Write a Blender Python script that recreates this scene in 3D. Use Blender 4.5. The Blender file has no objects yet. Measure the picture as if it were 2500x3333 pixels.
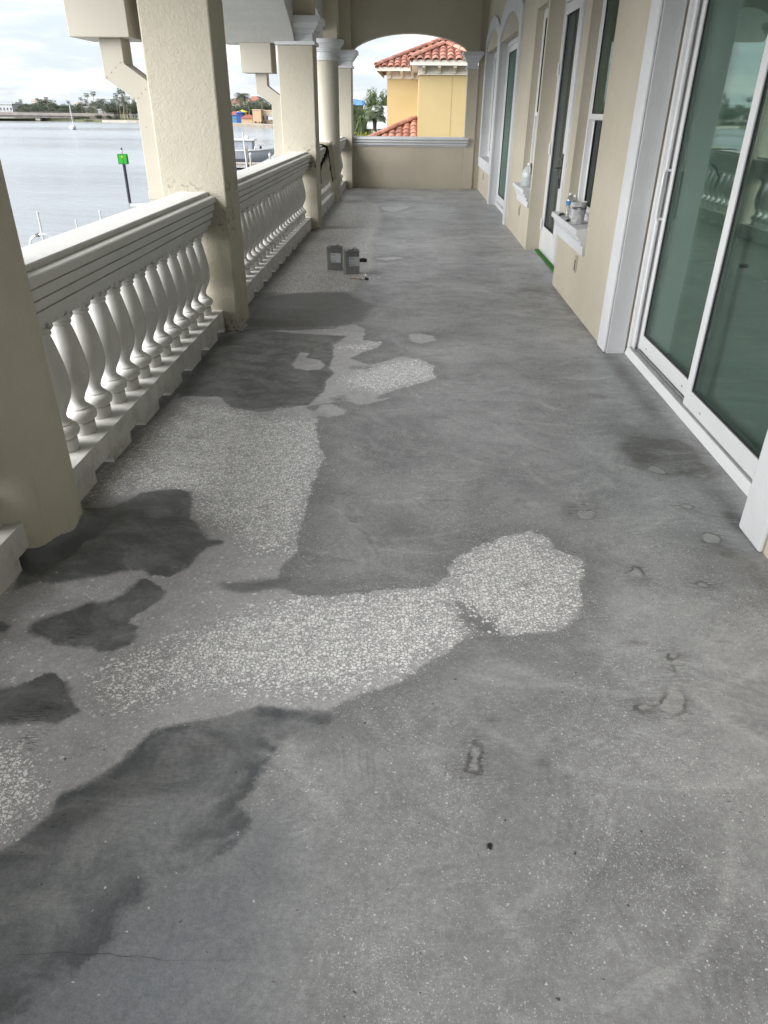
import bpy, bmesh, math, random
import numpy as np
from mathutils import Matrix, Vector
random.seed(7)
rng = np.random.default_rng(11)
SC = bpy.context.scene
COL = SC.collection
# ------------------------------------------------------------------ camera (solved from the photograph's vanishing points)
F_PX, CX, CY = 2302.0, 1250.0, 1666.5          # focal length and centre in photo pixels (2500 x 3333)
EYE = Vector((0, 0, 1.55))
_y = Vector((98, -1313.5, F_PX)).normalized()
_d = Vector((-39, 4033, F_PX)); _d = (_d - _d.dot(_y) * _y).normalized()
_z = -_d
_x = _y.cross(_z)
RW = Matrix((_x, _y, _z))                       # world axes in camera coordinates
def ray(px, py): return RW @ Vector((px - CX, py - CY, F_PX))
def flr(px, py, z=0.0):
    r = ray(px, py); return EYE + r * ((z - EYE.z) / r.z)
def onx(px, py, x):
    r = ray(px, py); return EYE + r * (x / r.x)
def ony(px, py, y):
    r = ray(px, py); return EYE + r * (y / r.y)
cam_d = bpy.data.cameras.new('camera'); cam = bpy.data.objects.new('camera', cam_d); COL.objects.link(cam)
cam_d.sensor_fit = 'VERTICAL'; cam_d.sensor_height = 36; cam_d.lens = F_PX / 3333 * 36
cam_d.clip_start = 0.05; cam_d.clip_end = 9000
R3 = Matrix(((_x[0], -_x[1], -_x[2]), (_y[0], -_y[1], -_y[2]), (_z[0], -_z[1], -_z[2])))
cam.matrix_world = Matrix.Translation(EYE) @ R3.to_4x4()
SC.camera = cam
SC.render.resolution_x, SC.render.resolution_y = 768, 1024
# ------------------------------------------------------------------ exposure
SC.view_settings.view_transform = 'Standard'; SC.view_settings.look = 'None'
SC.view_settings.exposure = 2.80; SC.view_settings.gamma = 1; SC.view_settings.use_curve_mapping = False
SC.cycles.max_bounces = 7; SC.cycles.diffuse_bounces = 5; SC.cycles.glossy_bounces = 4; SC.cycles.transmission_bounces = 6
SC.cycles.transparent_max_bounces = 12; SC.cycles.use_denoising = True; SC.cycles.caustics_reflective = False; SC.cycles.caustics_refractive = False

# ------------------------------------------------------------------ node helper
class NT:
    def __init__(s, tree): s.t = tree; s.n = tree.nodes; s.l = tree.links
    def node(s, typ, **kw):
        n = s.n.new(typ)
        for k, v in kw.items(): setattr(n, k, v)
        return n
    def put(s, sock, v):
        if v is None: return
        if isinstance(v, bpy.types.NodeSocket): s.l.new(v, sock)
        elif isinstance(v, (tuple, list)) and sock.type == 'RGBA' and len(v) == 3: sock.default_value = (*v, 1)
        else: sock.default_value = v
    def math(s, op, a, b=None, c=None, clamp=False):
        n = s.node('ShaderNodeMath', operation=op, use_clamp=clamp)
        s.put(n.inputs[0], a); s.put(n.inputs[1], b); s.put(n.inputs[2], c); return n.outputs[0]
    def mix(s, f, a, b, blend='MIX'):
        n = s.node('ShaderNodeMix', data_type='RGBA', blend_type=blend, clamp_factor=True)
        s.put(n.inputs[0], f); s.put(n.inputs[6], a); s.put(n.inputs[7], b); return n.outputs[2]
    def ss(s, v, a, b, o0=0.0, o1=1.0):
        n = s.node('ShaderNodeMapRange', interpolation_type='SMOOTHSTEP', clamp=True)
        s.put(n.inputs[0], v); s.put(n.inputs[1], a); s.put(n.inputs[2], b); s.put(n.inputs[3], o0); s.put(n.inputs[4], o1); return n.outputs[0]
    def lin(s, v, a, b, o0=0.0, o1=1.0):
        n = s.node('ShaderNodeMapRange', clamp=True)
        s.put(n.inputs[0], v); s.put(n.inputs[1], a); s.put(n.inputs[2], b); s.put(n.inputs[3], o0); s.put(n.inputs[4], o1); return n.outputs[0]
    def noise(s, vec, scale, detail=3, rough=0.55, dist=0.0):
        n = s.node('ShaderNodeTexNoise'); s.put(n.inputs['Vector'], vec)
        n.inputs['Scale'].default_value = scale; n.inputs['Detail'].default_value = detail
        n.inputs['Roughness'].default_value = rough; n.inputs['Distortion'].default_value = dist; return n.outputs[0]
    def vor(s, vec, scale, feature='F1', dim='3D', rnd=1.0):
        n = s.node('ShaderNodeTexVoronoi', feature=feature, voronoi_dimensions=dim); s.put(n.inputs['Vector'], vec)
        n.inputs['Scale'].default_value = scale; n.inputs['Randomness'].default_value = rnd; return n
    def coord(s, kind='Object'): return s.node('ShaderNodeTexCoord').outputs[kind]
    def pos(s): return s.node('ShaderNodeNewGeometry').outputs['Position']
    def map(s, vec, scale=(1, 1, 1), rot=(0, 0, 0), loc=(0, 0, 0)):
        n = s.node('ShaderNodeMapping'); s.put(n.inputs[0], vec)
        n.inputs['Scale'].default_value = scale; n.inputs['Rotation'].default_value = rot; n.inputs['Location'].default_value = loc; return n.outputs[0]
    def xyz(s, vec):
        n = s.node('ShaderNodeSeparateXYZ'); s.put(n.inputs[0], vec); return n.outputs
    def bump(s, h, strength=0.3, dist=0.01, normal=None):
        n = s.node('ShaderNodeBump'); s.put(n.inputs['Height'], h); n.inputs['Strength'].default_value = strength
        n.inputs['Distance'].default_value = dist; s.put(n.inputs['Normal'], normal); return n.outputs[0]
    def attr(s, name): return s.node('ShaderNodeAttribute', attribute_name=name).outputs['Fac']
    def add(s, a, b): return s.math('ADD', a, b)
    def mul(s, a, b): return s.math('MULTIPLY', a, b)

MATS = {}
def newmat(name):
    m = bpy.data.materials.new(name); m.use_nodes = True
    t = NT(m.node_tree); t.n.clear()
    out = t.node('ShaderNodeOutputMaterial'); MATS[name] = m
    return m, t, out
def principled(t, out, col, rough=0.6, normal=None, spec=0.4, metal=0.0, **kw):
    p = t.node('ShaderNodeBsdfPrincipled')
    t.put(p.inputs['Base Color'], col); t.put(p.inputs['Roughness'], rough); t.put(p.inputs['Normal'], normal)
    t.put(p.inputs['Specular IOR Level'], spec); t.put(p.inputs['Metallic'], metal)
    for k, v in kw.items(): t.put(p.inputs[k.replace('_', ' ')], v)
    t.l.new(p.outputs[0], out.inputs[0]); return p
def simple(name, col, rough=0.5, spec=0.4, metal=0.0, vary=0.12, vscale=8.0, bump=0.0, bscale=60.0, **kw):
    m, t, out = newmat(name); co = t.coord()
    n = t.noise(co, vscale, 4)
    dark = tuple(c * (1 - vary) for c in col); lite = tuple(min(1, c * (1 + vary)) for c in col)
    c = t.mix(t.lin(n, .3, .7), dark, lite)
    nm = t.bump(t.noise(co, bscale, 3), bump, .01) if bump else None
    principled(t, out, c, rough, nm, spec, metal, **kw); return m

# ------------------------------------------------------------------ world: bright overcast sky with broken cloud
SUN_DIR = Vector((-0.74, -0.42, 0.53)).normalized()      # towards the brightest part of the cloud
world = bpy.data.worlds.new('World'); SC.world = world; world.use_nodes = True
wt = NT(world.node_tree); wt.n.clear()
wo = wt.node('ShaderNodeOutputWorld'); bg = wt.node('ShaderNodeBackground')
sky = wt.node('ShaderNodeTexSky', sky_type='NISHITA'); sky.sun_disc = False
sky.sun_elevation = math.asin(SUN_DIR.z); sky.sun_rotation = math.atan2(SUN_DIR.x, SUN_DIR.y); sky.air_density = 1.2; sky.dust_density = 1.5
gen = wt.coord('Generated'); sx = wt.xyz(gen)
zz = wt.math('MAXIMUM', sx[2], 0.0); den = wt.add(zz, 0.10)
cv = wt.node('ShaderNodeCombineXYZ'); wt.put(cv.inputs[0], wt.math('DIVIDE', sx[0], den)); wt.put(cv.inputs[1], wt.math('DIVIDE', sx[1], den))
cvm = wt.map(cv.outputs[0], (1.0, 1.0, 1), (0, 0, 0.5), (3.1, 1.7, 0))
cl1 = wt.noise(cvm, 0.9, 8, .58, .4); cl2 = wt.noise(wt.map(gen, (1, 1, 4.5), (0, 0, 0), (.4, .2, 0)), 5.0, 6, .6, .3)
cover = wt.ss(wt.add(wt.mul(cl1, .55), wt.mul(cl2, .45)), .40, .60)
cloud = wt.mix(cover, (2.30, 2.58, 2.86), (3.62, 3.66, 3.70))
skyc = wt.mix(0.92, sky.outputs[0], cloud)
wt.put(bg.inputs[0], skyc); bg.inputs[1].default_value = 0.05
wt.l.new(bg.outputs[0], wo.inputs[0])
sun_d = bpy.data.lights.new('sun', 'SUN'); sun_d.energy = 1.5; sun_d.angle = math.radians(70); sun_d.color = (1.0, 0.99, 0.975)
sun = bpy.data.objects.new('sun', sun_d); COL.objects.link(sun)
sun.rotation_euler = SUN_DIR.to_track_quat('Z', 'Y').to_euler(); sun.location = (-20, -10, 30)

# ------------------------------------------------------------------ mesh helpers
class MB:
    def __init__(s): s.v = []; s.f = []
    def add(s, V, F):
        b = len(s.v); s.v += [tuple(v) for v in V]; s.f += [tuple(i + b for i in f) for f in F]; return s
    def box(s, x0, x1, y0, y1, z0, z1):
        V = [(x, y, z) for z in (z0, z1) for y in (y0, y1) for x in (x0, x1)]
        return s.add(V, [(0, 2, 3, 1), (4, 5, 7, 6), (0, 1, 5, 4), (2, 6, 7, 3), (0, 4, 6, 2), (1, 3, 7, 5)])
    def prism(s, poly, axis, a, b):
        """polygon extruded along axis; poly coords are the other two axes in order"""
        n = len(poly)
        def mk(p, t): return (t, p[0], p[1]) if axis == 'x' else ((p[0], t, p[1]) if axis == 'y' else (p[0], p[1], t))
        V = [mk(p, a) for p in poly] + [mk(p, b) for p in poly]
        F = [tuple(range(n))[::-1], tuple(range(n, 2 * n))] + [(i, (i + 1) % n, n + (i + 1) % n, n + i) for i in range(n)]
        return s.add(V, F)
    def lathe(s, prof, n=16, c=(0, 0, 0), sx=1, sy=1):
        V = []; m = len(prof)
        for r, z in prof:
            for k in range(n):
                a = 2 * math.pi * k / n; V.append((c[0] + sx * r * math.cos(a), c[1] + sy * r * math.sin(a), c[2] + z))
        F = [(j * n + k, j * n + (k + 1) % n, (j + 1) * n + (k + 1) % n, (j + 1) * n + k) for j in range(m - 1) for k in range(n)]
        F += [tuple(range(n))[::-1], tuple(range((m - 1) * n, m * n))]
        return s.add(V, F)
    def rings(s, prof, cx, cy, hx, hy):
        """square moulding: prof = (outset, z)"""
        V = []; m = len(prof)
        for o, z in prof: V += [(cx - hx - o, cy - hy - o, z), (cx + hx + o, cy - hy - o, z), (cx + hx + o, cy + hy + o, z), (cx - hx - o, cy + hy + o, z)]
        F = [(j * 4 + k, j * 4 + (k + 1) % 4, (j + 1) * 4 + (k + 1) % 4, (j + 1) * 4 + k) for j in range(m - 1) for k in range(4)]
        F += [(3, 2, 1, 0), tuple(range((m - 1) * 4, m * 4))]
        return s.add(V, F)
    def tube(s, pts, r, n=8):
        pts = [Vector(p) for p in pts]; rr = r if isinstance(r, (list, tuple)) else [r] * len(pts)
        V = []; 
        for i, p in enumerate(pts):
            d = (pts[min(i + 1, len(pts) - 1)] - pts[max(i - 1, 0)]).normalized()
            u = d.orthogonal().normalized() if i == 0 else (u - u.dot(d) * d).normalized()
            w = d.cross(u)
            for k in range(n):
                a = 2 * math.pi * k / n; V.append(p + (u * math.cos(a) + w * math.sin(a)) * rr[i])
        m = len(pts)
        F = [(j * n + k, j * n + (k + 1) % n, (j + 1) * n + (k + 1) % n, (j + 1) * n + k) for j in range(m - 1) for k in range(n)]
        F += [tuple(range(n))[::-1], tuple(range((m - 1) * n, m * n))]
        return s.add(V, F)
    def mesh(s, name, smooth=False):
        me = bpy.data.meshes.new(name); me.from_pydata(s.v, [], s.f); me.update()
        bm = bmesh.new(); bm.from_mesh(me); bmesh.ops.recalc_face_normals(bm, faces=bm.faces); bm.to_mesh(me); bm.free()
        if smooth:
            me.polygons.foreach_set('use_smooth', [True] * len(me.polygons))
            try: me.set_sharp_from_angle(angle=math.radians(40))
            except Exception: pass
        return me
def link(name, me, mat=None, parent=None, loc=(0, 0, 0), rz=0.0):
    o = bpy.data.objects.new(name, me); COL.objects.link(o); o.location = loc; o.rotation_euler = (0, 0, rz)
    if mat is not None and me is not None and not me.materials: me.materials.append(MATS[mat] if isinstance(mat, str) else mat)
    if parent is not None: o.parent = parent
    return o
def part(name, mb, mat, parent=None, smooth=False, bevel=0.0, loc=(0, 0, 0), rz=0.0):
    o = link(name, mb.mesh(name, smooth), mat, parent, loc, rz)
    if bevel:
        b = o.modifiers.new('bevel', 'BEVEL'); b.width = bevel; b.segments = 2; b.limit_method = 'ANGLE'; b.angle_limit = math.radians(40)
    return o
def tag(o, label, cat, group=None):
    o['label'] = label; o['category'] = cat
    if group: o['group'] = group
    return o
def thing(name, label, cat, loc=(0, 0, 0), rz=0.0, group=None):
    o = bpy.data.objects.new(name, None); COL.objects.link(o); o.location = loc; o.rotation_euler = (0, 0, rz); o.empty_display_size = .1
    return tag(o, label, cat, group)
def struct(o): o['kind'] = 'structure'; return o
def arc(cy, cz, R, y0, y1, n):      # points (y, z) on a circle arc, from y0 to y1
    return [(y, cz + math.sqrt(max(0, R * R - (y - cy) ** 2))) for y in [y0 + (y1 - y0) * i / n for i in range(n + 1)]]
# ------------------------------------------------------------------ building materials
def stucco(name, col, bump=.5, scale=55, rough=.85, mould=False, grime=.10):
    m, t, out = newmat(name); p = t.pos()
    n1 = t.noise(p, 1.3, 4); n2 = t.noise(p, 14, 4)
    c = t.mix(t.lin(n1, .3, .75), tuple(x * (1 - grime) for x in col), tuple(min(1, x * 1.05) for x in col))
    c = t.mix(t.mul(t.lin(n2, .5, .8), .18), c, tuple(x * .72 for x in col))
    if mould:      # black mildew where the handrail and the floor butt against the columns
        z = t.xyz(p)[2]
        band = t.ss(z, .16, .0) if mould == 'low' else t.math('MAXIMUM', t.math('MAXIMUM', t.mul(t.ss(z, .66, .74), t.ss(z, 1.0, .90)), t.mul(t.ss(z, 1.0, 1.02), t.mul(t.ss(z, 1.12, 1.03), .9))), t.ss(z, .20, .0))
        spots = t.ss(t.add(t.noise(p, 26, 6, .7), t.mul(t.noise(p, 5, 2), .55)), .78, .92)
        near = t.ss(t.noise(p, 3.1, 2), .40, .56)
        c = t.mix(t.mul(t.mul(spots, near), t.mul(band, .75)), c, (.045, .04, .03))
        streak = t.ss(t.noise(t.map(p, (34, 34, 1.1)), 1.0, 4, .6), .60, .78)
        c = t.mix(t.mul(t.mul(streak, t.ss(z, .9, .1)), .35), c, (.22, .19, .13))
    h = t.add(t.noise(p, scale, 5, .62, .6), t.mul(t.noise(p, scale * .35, 3), .6))
    nm = t.bump(h, bump, .006)
    principled(t, out, c, rough, nm, .25); return m
BEIGE = (.52, .475, .385)
stucco('stucco_beige', BEIGE, .55, 60)
stucco('stucco_column', (.462, .430, .352), .8, 50, mould=True)
stucco('stucco_round', (.53, .50, .42), .7, 50, mould='low')
stucco('stucco_wall', (.545, .500, .405), .35, 80)
stucco('stucco_white', (.66, .675, .69), .45, 70)
stucco('arch_white', (.54, .54, .53), .6, 55)
stucco('ceiling', (.66, .63, .56), .3, 60)
def white_cast(name, col, grime=.55):      # weathered painted cast stone with mildew in the joints
    m, t, out = newmat(name); p = t.pos(); z = t.xyz(p)[2]
    n1 = t.noise(p, 3.0, 5, .6); n2 = t.noise(p, 22, 5, .65)
    c = t.mix(t.lin(n1, .3, .75), tuple(x * .88 for x in col), col)
    oi = t.node('ShaderNodeObjectInfo').outputs['Random']; c = t.mix(t.mul(oi, .16), c, (.44, .425, .37))
    c = t.mix(t.mul(t.ss(n2, .55, .78), .34), c, (.33, .32, .28))
    low = t.mul(t.ss(z, .26, .10), t.ss(t.noise(p, 9, 4, .65), .42, .68)); c = t.mix(t.mul(low, .42), c, (.27, .26, .21))
    sp = t.mul(t.ss(t.noise(p, 75, 3, .7), .66, .74), t.ss(n1, .42, .62))
    c = t.mix(t.mul(sp, grime), c, (.12, .115, .10))
    jt = t.mul(t.ss(z, .70, .735), t.ss(z, .775, .75))
    c = t.mix(t.mul(t.mul(jt, t.ss(t.noise(p, 30, 5, .7), .48, .62)), .75), c, (.10, .10, .085))
    nm = t.bump(t.add(t.noise(p, 45, 4), t.mul(n2, .7)), .28, .004)
    principled(t, out, c, .6, nm, .3); return m
white_cast('cast_white', (.60, .595, .578))
simple('metal_beige', (.415, .388, .33), .42, .45, vary=.04, vscale=2)
simple('vinyl_white', (.74, .75, .76), .32, .5, vary=.03, vscale=3)
simple('gasket_black', (.02, .022, .024), .5)
simple('chrome', (.75, .75, .76), .16, .5, 1.0, vary=.08, vscale=30)
simple('door_metal', (.16, .16, .16), .35, .5, .9)
simple('track_alu', (.42, .43, .44), .4, .5, .7, vary=.2, vscale=12)
simple('green_turf', (.05, .17, .035), .9, .1, vary=.35, vscale=60, bump=.6, bscale=300)
simple('weep_tan', (.42, .38, .29), .6)
simple('hole_black', (.01, .01, .01), .8)
simple('interior', (.16, .165, .165), .9, .1)
simple('shade_pale', (.72, .76, .73), .8, .1, vary=.06, vscale=1.5)
simple('blind_grey', (.44, .45, .45), .8, .1, vary=.05)
def glass(name, tint, refl, see, fres=.9):
    m, t, out = newmat(name); co = t.pos()
    g = t.node('ShaderNodeBsdfGlossy'); g.inputs['Color'].default_value = (*tint, 1); g.inputs['Roughness'].default_value = .012
    w = t.bump(t.noise(co, 1.2, 2), .035, .02); t.put(g.inputs['Normal'], w)
    tr = t.node('ShaderNodeBsdfTransparent'); tr.inputs[0].default_value = (*see, 1)
    lw = t.node('ShaderNodeLayerWeight'); lw.inputs[0].default_value = .25
    smudge = t.mul(t.ss(t.noise(co, 2.2, 5, .6), .55, .8), .05)
    f = t.math('SUBTRACT', t.math('MAXIMUM', refl, t.mul(lw.outputs['Fresnel'], fres)), smudge)
    mx = t.node('ShaderNodeMixShader'); t.put(mx.inputs[0], f); t.l.new(tr.outputs[0], mx.inputs[1]); t.l.new(g.outputs[0], mx.inputs[2])
    t.l.new(mx.outputs[0], out.inputs[0])
glass('glass_green', (.74, .90, .83), .21, (.935, .975, .957))
glass('glass_grey', (.62, .68, .68), .13, (.90, .92, .92), .45)
glass('glass_dark', (.55, .62, .62), .12, (.10, .12, .13))
glass('glass_frost', (.66, .82, .75), .20, (.88, .96, .92), .5)

# ------------------------------------------------------------------ balcony constants
XR = 1.457            # inner face of the house wall
XC = -1.58            # centre line of columns and railings
Y0, Y1 = -2.4, 17.3   # ends of the balcony
ZC = 3.62             # ceiling
HC = 0.235            # half width of a square column
ZS = 2.28             # spring of the outer arches

ceil = MB().box(-2.56, XR + .3, Y0 - .3, Y1 + .3, ZC, ZC + .2); struct(part('ceiling', ceil, 'ceiling'))

# ------------------------------------------------------------------ house wall with its openings
opens = [(2.67, 5.165, -.01, 2.75), (6.30, 7.24, .695, 2.60), (7.50, 9.53, -.01, 2.62), (9.62, 10.44, .695, 2.60), (11.95, 14.44, -.01, 2.535), (14.86, 17.05, .67, 2.535)]
def wall_mesh(y0, y1, z0, z1, ops, x0, x1):
    ys = sorted({y0, y1, *[v for o in ops for v in o[:2]]}); zs = sorted({z0, z1, *[min(max(v, z0), z1) for o in ops for v in o[2:]]})
    solid = {}
    for i in range(len(ys) - 1):
        for j in range(len(zs) - 1):
            cy, cz = (ys[i] + ys[i + 1]) / 2, (zs[j] + zs[j + 1]) / 2
            solid[i, j] = not any(o[0] < cy < o[1] and o[2] < cz < o[3] for o in ops)
    mb = MB()
    for (i, j), s in solid.items():
        if not s: continue
        a, b, c, d = ys[i], ys[i + 1], zs[j], zs[j + 1]
        mb.add([(x0, a, c), (x0, b, c), (x0, b, d), (x0, a, d)], [(0, 3, 2, 1)])
        mb.add([(x1, a, c), (x1, b, c), (x1, b, d), (x1, a, d)], [(0, 1, 2, 3)])
        for (di, dj, q) in ((-1, 0, [(x0, a, c), (x0, a, d), (x1, a, d), (x1, a, c)]), (1, 0, [(x0, b, c), (x1, b, c), (x1, b, d), (x0, b, d)]),
                            (0, -1, [(x0, a, c), (x1, a, c), (x1, b, c), (x0, b, c)]), (0, 1, [(x0, a, d), (x0, b, d), (x1, b, d), (x1, a, d)])):
            if not solid.get((i + di, j + dj), False): mb.add(q, [(0, 1, 2, 3)])
    return mb
hw = thing('house_wall', 'long beige stucco house wall with doors and windows along the balcony', 'wall', (XR, 6, 0))
def hpart(name, mb, mat, **k):
    o = part(name, mb, mat, hw, **k); o.location = (-XR, -6, 0); return o
hpart('stucco_face', wall_mesh(Y0 - .3, Y1 + .3, 0, ZC, opens, XR, XR + .30), 'stucco_wall')
rm = MB()      # the rooms behind: floor, back wall, ceiling, end walls
rm.box(4.2, 4.3, Y0 - .3, Y1 + .3, -.1, ZC); rm.box(XR + .30, 4.2, Y0 - .3, Y1 + .3, -.1, -.02); rm.box(XR + .30, 4.2, Y0 - .3, Y1 + .3, ZC - .1, ZC)
for yy in (Y0 - .3, 5.8, 9.58, Y1 + .2): rm.box(XR + .30, 4.2, yy, yy + .08, -.02, ZC - .1)
hpart('room_interior', rm, 'interior')
# white raised surrounds
def surround_rect(y0, y1, w, ztop, proud, name='door_surround'):
    mb = MB(); x0, x1 = XR - proud, XR + .16
    mb.prism([(y0 - w, 0), (y0, 0), (y0, ztop), (y1, ztop), (y1, 0), (y1 + w, 0), (y1 + w, ztop + w), (y0 - w, ztop + w)], 'x', x0, XR + .002)
    return hpart(name, mb, 'stucco_white', bevel=.012)
surround_rect(2.665, 5.165, .21, 2.752, .022)
lin = MB()       # white stucco return of the big door opening (jambs)
lin.box(XR, 1.585, 5.150, 5.167, 0, 2.75); lin.box(XR, 1.585, 2.664, 2.682, 0, 2.75); hpart('door_jamb', lin, 'stucco_white')
def arch_surround(y0, y1, cy, zin, zout, wl, wr, R, zbot, name):
    """raised white band: two legs and a segmental head"""
    inn = [(y, zin - (y - cy) ** 2 / (2 * R)) for y in np.linspace(y0, y1, 17)]
    outb = [(y, zout - (y - cy) ** 2 / (2 * R)) for y in np.linspace(y0 - wl, y1 + wr, 21)]
    poly = [(y0 - wl, zbot)] + outb + [(y1 + wr, zbot), (y1, zbot)] + inn[::-1] + [(y0, zbot)]
    V = []; mb = MB()
    k = len(outb)
    # built as quads so the concave band stays clean
    def strip(A, B):
        for i in range(len(A) - 1): mb.prism([A[i], A[i + 1], B[i + 1], B[i]], 'x', XR - .03, XR + .002)
    ys = np.linspace(0, 1, 21)
    A = [(y0 + (y1 - y0) * t, zin - (y0 + (y1 - y0) * t - cy) ** 2 / (2 * R)) for t in ys]
    strip(A, outb)
    mb.prism([(y0 - wl, zbot), (y0, zbot), A[0], outb[0]], 'x', XR - .03, XR + .002)
    mb.prism([(y1, zbot), (y1 + wr, zbot), outb[-1], A[-1]], 'x', XR - .03, XR + .002)
    bm = bmesh.new(); me = mb.mesh(name); bm.from_mesh(me); bmesh.ops.remove_doubles(bm, verts=bm.verts, dist=.0005); bm.to_mesh(me); bm.free()
    o = link(name, me, 'stucco_white', hw); o.location = (-XR, -6, 0); return o
arch_surround(11.95, 14.42, 13.18, 2.835, 3.135, .23, .215, 3.1, 0, 'arch_surround')
arch_surround(14.865, 17.03, 15.95, 2.845, 3.03, .23, .24, 3.2, .48, 'arch_surround')
ap = MB(); ap.box(XR - .030, XR + .003, 14.866, 17.029, .482, .668); hpart('apron', ap, 'stucco_white')
lj = MB()
lj.box(XR, 1.565, 14.425, 14.442, 0, 2.53); lj.box(XR, 1.565, 11.948, 11.966, 0, 2.53); hpart('door_jamb', lj, 'stucco_white')
lj2 = MB(); lj2.box(XR, 1.60, 17.032, 17.052, .67, 2.53); lj2.box(XR, 1.60, 14.858, 14.876, .67, 2.53); lj2.box(XR, 1.60, 14.88, 17.03, .655, .675); hpart('window_jamb', lj2, 'stucco_white')
# moulded window sills
def sill(y0, y1):
    prof = [(0, .698), (.092, .692), (.094, .652), (.058, .648), (.057, .638), (.070, .634), (.060, .604), (.042, .600), (.041, .590), (.050, .588), (.046, .566), (.026, .562), (.026, .488), (0, .484)]
    V = []
    n = len(prof)
    mb = MB()
    for o, z in prof: V += [(XR + .004, y0 - o * .02, z), (XR - o, y0 - min(o, .02) * .5, z), (XR - o, y1 + min(o, .02) * .5, z), (XR + .004, y1 + o * .02, z)]
    F = [(j * 4 + k, j * 4 + k + 1, (j + 1) * 4 + k + 1, (j + 1) * 4 + k) for j in range(n - 1) for k in range(3)] + [(0, 3, 2, 1), ((n - 1) * 4, (n - 1) * 4 + 1, (n - 1) * 4 + 2, (n - 1) * 4 + 3)]
    mb.add(V, F)
    mb.box(XR - .001, XR + .15, y0 + .03, y1 - .03 if y1 < 8 else y1 - .10, .66, .6975)
    return hpart('window_sill', mb, 'stucco_white')
sill(6.27, 7.46); sill(9.56, 10.58)
for y, z0, z1 in ((6.53, .312, .445), (10.35, .305, .438), (16.05, .30, .425)):
    w = hpart('weep_cover', MB().box(XR - .012, XR + .001, y - .045, y + .045, z0, z1), 'weep_tan', bevel=.003)
    s = part('weep_slot', MB().box(XR - .0135, XR - .0115, y - .012, y + .012, z0 + .01, z1 - .035), 'hole_black', w)

# ------------------------------------------------------------------ doors and windows
def frame_rect(mb, x0, x1, y0, y1, z0, z1, w, wb=None):
    wb = w if wb is None else wb
    mb.box(x0, x1, y0, y0 + w, z0, z1); mb.box(x0, x1, y1 - w, y1, z0, z1)
    mb.box(x0 + .001, x1 - .001, y0 + w, y1 - w, z1 - w, z1); mb.box(x0 + .001, x1 - .001, y0 + w, y1 - w, z0, z0 + wb); return mb
def sash(parent, off, x0, x1, y0, y1, z0, z1, w, glassmat, wb=None, name='door_panel', gx=None):
    o = part(name, frame_rect(MB(), x0, x1, y0, y1, z0, z1, w, wb), 'vinyl_white', parent, bevel=.004); o.location = off
    gx = (x0 + x1) / 2 if gx is None else gx
    wb = w if wb is None else wb
    g = part('glass', MB().box(gx - .004, gx + .004, y0 + w - .004, y1 - w + .004, z0 + wb - .004, z1 - w + .004), glassmat, o)
    k = .010
    gk = MB(); frame_rect(gk, gx - .012, gx - .0045, y0 + w, y1 - w, z0 + wb, z1 - w, k)
    part('gasket', gk, 'gasket_black', o)
    return o
def slider(y0, y1, ztop, xf, label, glassmat, two=True, name='sliding_door'):
    t = thing(name, label, 'door', (xf, (y0 + y1) / 2, 0)); off = (-xf, -(y0 + y1) / 2, 0)
    fr = MB(); fr.box(xf, xf + .13, y1 - .045, y1, .05, ztop); fr.box(xf, xf + .13, y0, y0 + .045, .05, ztop); fr.box(xf, xf + .13, y0 + .045, y1 - .045, ztop - .06, ztop)
    fr.box(xf + .02, xf + .035, y1 - .085, y1 - .045, .05, ztop - .06); fr.box(xf + .055, xf + .07, y1 - .10, y1 - .045, .05, ztop - .06)
    o = part('frame', fr, 'vinyl_white', t, bevel=.003); o.location = off
    si = MB(); si.prism([(xf - .012, 0), (xf + .13, 0), (xf + .13, .052), (xf + .004, .052), (xf - .004, .03)], 'y', y0, y1)
    o = part('sill', si, 'vinyl_white', t, bevel=.003)
    # prism on y takes (x, z)
    o.location = off
    tr = MB()
    for dx in (.012, .045, .078): tr.box(xf + dx, xf + dx + .006, y0 + .01, y1 - .01, .0525, .066)
    o = part('track', tr, 'track_alu', t); o.location = off
    return t, off
XD = 1.60
t, off = slider(2.675, 5.155, 2.745, XD, 'big white sliding door with green reflecting glass, opposite the square column', 'glass_green')
ym = 3.93
p1 = sash(t, off, XD + .058, XD + .100, ym - .05, 5.105, .067, 2.68, .072, 'glass_green', .10)
p2 = sash(t, off, XD + .010, XD + .052, 2.72, ym + .035, .067, 2.68, .072, 'glass_green', .10)
bs = MB(); bs.box(XD + .130, XD + .135, 2.69, 5.14, .02, 2.74); o = part('added_shade', bs, 'shade_pale', t); o.location = off  # pale sheet added behind the panes to brighten the door glass
hd = MB(); hy = 5.07
hd.tube([(XD + .058, hy, .93), (XD + .018, hy, .93), (XD + .012, hy, .945), (XD + .012, hy, 1.205), (XD + .018, hy, 1.22), (XD + .058, hy, 1.22)], .009, 8)
part('handle', hd, 'vinyl_white', p1, smooth=True)
for pp, ya, yb in ((p1, ym + .05, 5.05), (p2, 2.8, ym - .08)):
    ww = MB()
    for q in (.15, .85): ww.box(XD + (.056 if pp is p1 else .008), XD + (.0585 if pp is p1 else .0105), ya + (yb - ya) * q, ya + (yb - ya) * q + .02, .105, .112)
    part('weep_hole', ww, 'track_alu', pp)
# arched-opening door
t, off = slider(11.97, 14.425, 2.53, 1.565, 'tall white glazed door with frosted green pane under a white arch', 'glass_frost', name='glazed_door')
sash(t, off, 1.58, 1.62, 13.12, 14.38, .067, 2.47, .09, 'glass_frost', .12); sash(t, off, 1.58, 1.62, 12.015, 13.11, .067, 2.47, .09, 'glass_frost', .12)
bl = MB()
for k in range(30): bl.box(1.705, 1.709, 12.0, 14.4, .10 + k * .08, .172 + k * .08)
o = part('blind', bl, 'blind_grey', t); o.location = off
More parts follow.
